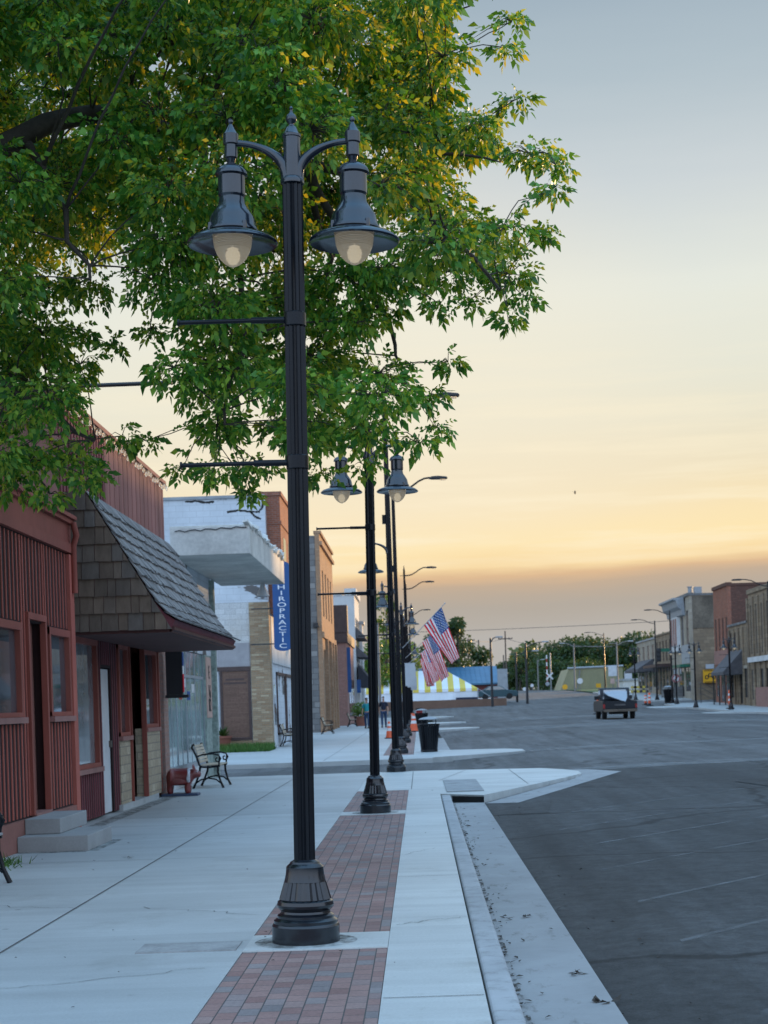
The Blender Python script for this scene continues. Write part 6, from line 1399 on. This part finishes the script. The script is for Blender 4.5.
def curve(pts, r0, r1, jit=.05, n=8, keep=True):
    pts = [Vector(p) for p in pts]; out = []
    for i in range(len(pts)-1):
        p0, p1, p2, p3 = pts[max(i-1,0)], pts[i], pts[i+1], pts[min(i+2,len(pts)-1)]
        k = max(3, int((p2-p1).length/.22))
        for s in range(k):
            t_ = s/k; out.append(.5*((2*p1)+(p2-p0)*t_+(2*p0-5*p1+4*p2-p3)*t_*t_+(3*p1-p0-3*p2+p3)*t_**3)+Vector([random.uniform(-jit,jit) for _ in range(3)]))
    out.append(pts[-1]); m = len(out)-1
    rad = [r0+(r1-r0)*(i/m)**.8 for i in range(m+1)]; mbT.tube([p-OFF for p in out], rad, n)
    if keep: nodes.extend((p, r) for p, r in zip(out, rad))
    return out
fork = Vector((-5.75, 13.4, 3.6))
curve([(TX0,TY0,-.1),(-5.95,13.35,1.2),(-5.85,13.3,2.5),fork], .36, .27, .02, 14, False)
curve([fork, (-5.3,13.8,4.6), at(-70,190,14.2), at(22,137,14.6), at(90,114,15), at(195,137,15.4), at(306,166,15.8), at(390,183,15.7), at(440,156,15.6), at(500,162,15.5)], .2, .006, .03)
curve([fork, (-5.2,13.9,4.2), at(-90,330,14.6), at(20,392,15.2), at(95,440,15.6)], .12, .014)
curve([fork, (-5.5,13.6,5.4), at(-60,60,14.4), at(50,30,15.2), at(180,40,16), at(300,23,16.4), at(420,12,16.2), at(470,6,16)], .17, .006)
curve([at(195,137,15.4), at(225,230,15.2), at(240,330,15), at(225,425,14.8)], .05, .012)
curve([at(306,166,15.8), at(352,250,16.2), at(385,325,16.3), at(398,360,16.2)], .05, .012)
curve([at(306,166,15.8), at(330,280,16.8), at(325,380,17), at(330,440,17)], .045, .012)
curve([at(390,183,15.7), at(450,240,15.4), at(500,290,15.2)], .035, .01)
curve([at(22,137,14.6), at(60,210,14.2), at(90,280,14)], .05, .012)
curve([fork, (-6.3,13.2,5.5), (-7,13,8), (-7.2,13,10)], .18, .03); curve([fork, (-6.6,12.5,4.8), (-8.5,12,6.5), (-9.6,11.5,7.6)], .15, .03); curve([fork, (-5.9,14.6,5.2), (-5.8,16.2,7.4), (-5.4,17.2,9.2)], .14, .03)
curve([fork, (-5.6,11.8,5.2), (-5.2,9.6,7.2), (-4.8,8.2,8.4)], .14, .03); curve([(-5.5,13.6,5.4), (-4,14.5,8), (-2.5,15.2,9.4), (-1,15.5,9.8)], .1, .02)
limbs = list(nodes)
POLY = [(-70,-70),(495,-70),(494,10),(478,34),(462,50),(452,72),(478,96),(470,118),(492,140),(538,144),(546,165),(540,196),(528,228),(512,262),(506,298),(486,290),(462,268),(436,288),(400,300),(372,318),(352,338),(400,368),(436,364),(424,386),(420,418),(388,432),(350,446),(312,452),(282,436),(240,452),(205,455),(190,425),(176,396),(166,356),(186,318),(152,292),(104,290),(58,308),(44,336),(84,362),(88,398),(136,436),(100,458),(60,470),(18,478),(-70,470)]
cl = []
tries = 0
while len(cl) < 205 and tries < 30000:
    tries += 1; x, y = random.uniform(-70,550), random.uniform(-70,482)
    if not inside(POLY, x, y): continue
    edge_ = not all(inside(POLY, x+dx, y+dy) for dx, dy in ((34,0),(-34,0),(0,34),(0,-34)))
    Y = random.uniform(13.6,17.6) if not edge_ else random.uniform(14.2,16.8)
    p = at(x, y, Y); r = random.uniform(.22,.30) if edge_ else random.uniform(.28,.44)
    if 20 < x < 330 and Y < 15.9 and abs(y-float(np.interp(x, [22,90,195,306,390,440], [137,114,137,166,183,156]))) < 17: continue
    if any((p-q).length < .31 for q, _r in cl): continue
    cl.append((p, r))
for x, y, r in ((122,436,.14),(146,441,.12),(92,478,.16),(50,494,.16),(12,486,.18),(213,474,.15),(238,470,.15),(262,466,.14),(182,470,.1),(448,362,.12),(428,398,.16),(436,428,.14),(420,444,.13),(366,466,.14),(322,474,.13),(250,495,.06),
                (556,165,.14),(552,190,.12),(545,232,.12),(524,296,.14),(508,318,.12),(470,300,.12),(440,305,.12),(512,22,.14),(506,48,.12),(515,100,.14),(150,330,.12),(112,345,.1),(76,330,.14)):
    cl.append((at(x, y, random.uniform(14.6,15.6)), r))
k = 0
while k < 48:                                # the far side of the crown, behind the big limb
    x, y = random.uniform(-60,420), random.uniform(-60,255)
    if not inside(POLY, x, y): continue
    cl.append((at(x, y, random.uniform(16.4,18.6)), random.uniform(.32,.46))); k += 1
# the rest of the crown, above and to the left of the picture
k = 0
while k < 95:
    d = Vector((random.gauss(0,1),random.gauss(0,1),random.gauss(0,1))).normalized()*random.random()**.4
    p = Vector((-5.0+d.x*4.9, 13.4+d.y*4.6, 7.6+d.z*3.3))
    if p.z < 4.2: continue
    x, y = proj(*p)
    if -75 < x < 900 and y > -75: continue
    cl.append((p, random.uniform(.5,.8))); k += 1
P, D, LL, WW = [], [], [], []
for c, r in cl:
    vis = False
    x, y = proj(*c); vis = x > -120 and y > -120
    # a thin twig from the nearest limb to the clump
    small = r < .2
    best = min([(q, .02) for q, q_r in cl if q_r > .2] if small else limbs, key=lambda nd: (nd[0]-c).length + (0 if nd[0].z < c.z+.3 else .25)); a = best[0]
    mid = a.lerp(c, .5) + Vector((random.uniform(-.1,.1), random.uniform(-.05,.05), .06*(c-a).length))
    tw = curve([a, mid, c], .006 if small else min(best[1]*.6, .006+.007*(c-a).length), .0035, .012, 5, False)
    along = tw[len(tw)//3::(1 if small else 2)] if vis else []
    ns = int((200 if vis else 70)*(r/.4)**2) if vis else 60
    ns = max(75 if r > .18 else 24, ns)
    for i in range(ns+len(along)):
        d = Vector((random.gauss(0,1),random.gauss(0,1),random.gauss(0,.62))).normalized(); rr = r*random.random()**.38
        s = c + Vector((d.x, d.y, d.z*.75))*rr
        if i >= ns: s = along[i-ns] + d*.05
        if i % 6 == 0: mbT.tube([c-OFF, (c.lerp(s,.6)+Vector((0,0,.03)))-OFF, s-OFF], [.005,.004,.002], 4, False)
        ax = (d*.8 + Vector((random.gauss(0,.4),random.gauss(0,.4),-.38))).normalized(); sd = ax.orthogonal().normalized(); sd = (Matrix.Rotation(random.uniform(0,6.28), 3, ax) @ sd)
        big = 1.0 if vis else 1.9
        ln = random.uniform(.038,.09)*big
        for off, spread, lf in ((.0,1.0,.75),(.0,-1.0,.75),(.05,.75,.9),(.05,-.75,.9),(.09,0,1.1)):
            q = s + ax*off*.8*big; dr = (ax + sd*spread*random.uniform(.8,1.2) + Vector((random.gauss(0,.12),random.gauss(0,.12),random.gauss(0,.12)))).normalized()
            P.append(q); D.append(dr); LL.append(ln*lf); WW.append(ln*lf*random.uniform(.52,.74))
mbT.build('trunk', 'bark', tree, 60, local=True)
P = np.array([tuple(p-OFF) for p in P]); leaf_mesh('crown', P, np.array([tuple(d) for d in D]), np.array(LL), np.array(WW), 'leaf', tree)
# far trees: each with its own trunk and crown
FT = {}
def far_tree(label, px, ptop, Y, w, mat='leaf_far', kind=0, group='trees along the far end of the road', n=1500, base=None, squash=1.0):
    p = at(px, ptop, Y); z0 = (zt(Y)-.2) if base is None else base; h = p.z-z0
    b = thing('leafy_tree', label, 'tree', (p.x, Y, z0), group)
    rn = random.Random(int(px*7+Y)); mb = MB(); mb.tube([(0,0,0),(.1,0,h*.3),(.0,.1,h*.55)], [h*.035,h*.025,h*.012], 8)
    cs = []
    for k in range(11):
        a, e = rn.uniform(0,6.28), rn.uniform(.22,.92); q = math.sin(math.pi*min(1,(e*.86+.1)))**.6
        c = Vector((math.cos(a)*w*.36*q*rn.uniform(.3,1.1), math.sin(a)*w*.36*q*rn.uniform(.3,1.1), h*e)); cs.append((c, w*rn.uniform(.13,.22)*(1.15-e*.4))); mb.tube([(0,.0,h*min(e*.7,.5)), c*.6+Vector((0,0,h*.2*.4)), c], [h*.014,h*.009,h*.004], 5)
    cs.append((Vector((0,0,h*.92)), w*.12))
    mb.build('trunk', 'bark', b, 60, local=True); P = []; D = []
    for c, r in cs:
        for i in range(n//len(cs)):
            d = Vector((rn.gauss(0,1),rn.gauss(0,1),rn.gauss(0,.8))).normalized(); P.append(tuple(c+d*r*rn.random()**.35)); D.append(tuple((d+Vector((rn.gauss(0,.6),rn.gauss(0,.6),rn.gauss(0,.6)-.3))).normalized()))
    n_ = len(P); L_ = np.array([rn.uniform(.28,.6) for _ in range(n_)])*(w/8)**.5; leaf_mesh('crown', np.array(P), np.array(D), L_, L_*.62, mat, b, .2); return b
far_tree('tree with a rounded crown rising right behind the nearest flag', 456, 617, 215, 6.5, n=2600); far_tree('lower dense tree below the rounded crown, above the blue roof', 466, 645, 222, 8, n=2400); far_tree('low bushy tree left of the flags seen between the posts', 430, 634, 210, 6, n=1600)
far_tree('bright yellow-green tree seen between the lamp posts at the left', 383, 592, 176, 7, 'leaf_bright', n=2600); far_tree('second bright green tree behind the pale pole between the posts', 399, 628, 184, 6, 'leaf_bright', n=1800)
G_ = 'trees along the far end of the road'
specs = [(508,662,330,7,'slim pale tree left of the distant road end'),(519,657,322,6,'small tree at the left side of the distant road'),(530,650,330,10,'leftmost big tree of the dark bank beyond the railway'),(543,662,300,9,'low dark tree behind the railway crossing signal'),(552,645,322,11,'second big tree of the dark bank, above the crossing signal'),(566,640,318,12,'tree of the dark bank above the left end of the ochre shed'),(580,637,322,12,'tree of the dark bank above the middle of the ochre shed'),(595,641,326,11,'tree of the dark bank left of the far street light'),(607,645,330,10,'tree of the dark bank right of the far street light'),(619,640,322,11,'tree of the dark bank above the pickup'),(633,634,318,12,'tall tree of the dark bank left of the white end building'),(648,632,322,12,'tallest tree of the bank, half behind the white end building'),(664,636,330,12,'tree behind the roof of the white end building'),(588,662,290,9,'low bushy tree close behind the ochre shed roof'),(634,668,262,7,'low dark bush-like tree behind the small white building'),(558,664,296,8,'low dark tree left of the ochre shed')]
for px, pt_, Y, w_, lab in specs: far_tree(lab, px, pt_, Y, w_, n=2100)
# the far wood beyond, one mass
P = []; D = []; rn = random.Random(9)
for k in range(16000):
    x = rn.uniform(-40, 95) if k % 2 else rn.uniform(20, 90); y = rn.uniform(345, 420); zb_ = zt(y)
    hh = 4.2+2.2*math.sin(x*.31)+1.5*math.sin(x*.83+1); hh *= (.55 if x < 22 else 1.35); P.append((x, y, zb_+hh*rn.random()**.7)); D.append(tuple(Vector((rn.gauss(0,1),rn.gauss(0,1),rn.gauss(0,.7))).normalized()))
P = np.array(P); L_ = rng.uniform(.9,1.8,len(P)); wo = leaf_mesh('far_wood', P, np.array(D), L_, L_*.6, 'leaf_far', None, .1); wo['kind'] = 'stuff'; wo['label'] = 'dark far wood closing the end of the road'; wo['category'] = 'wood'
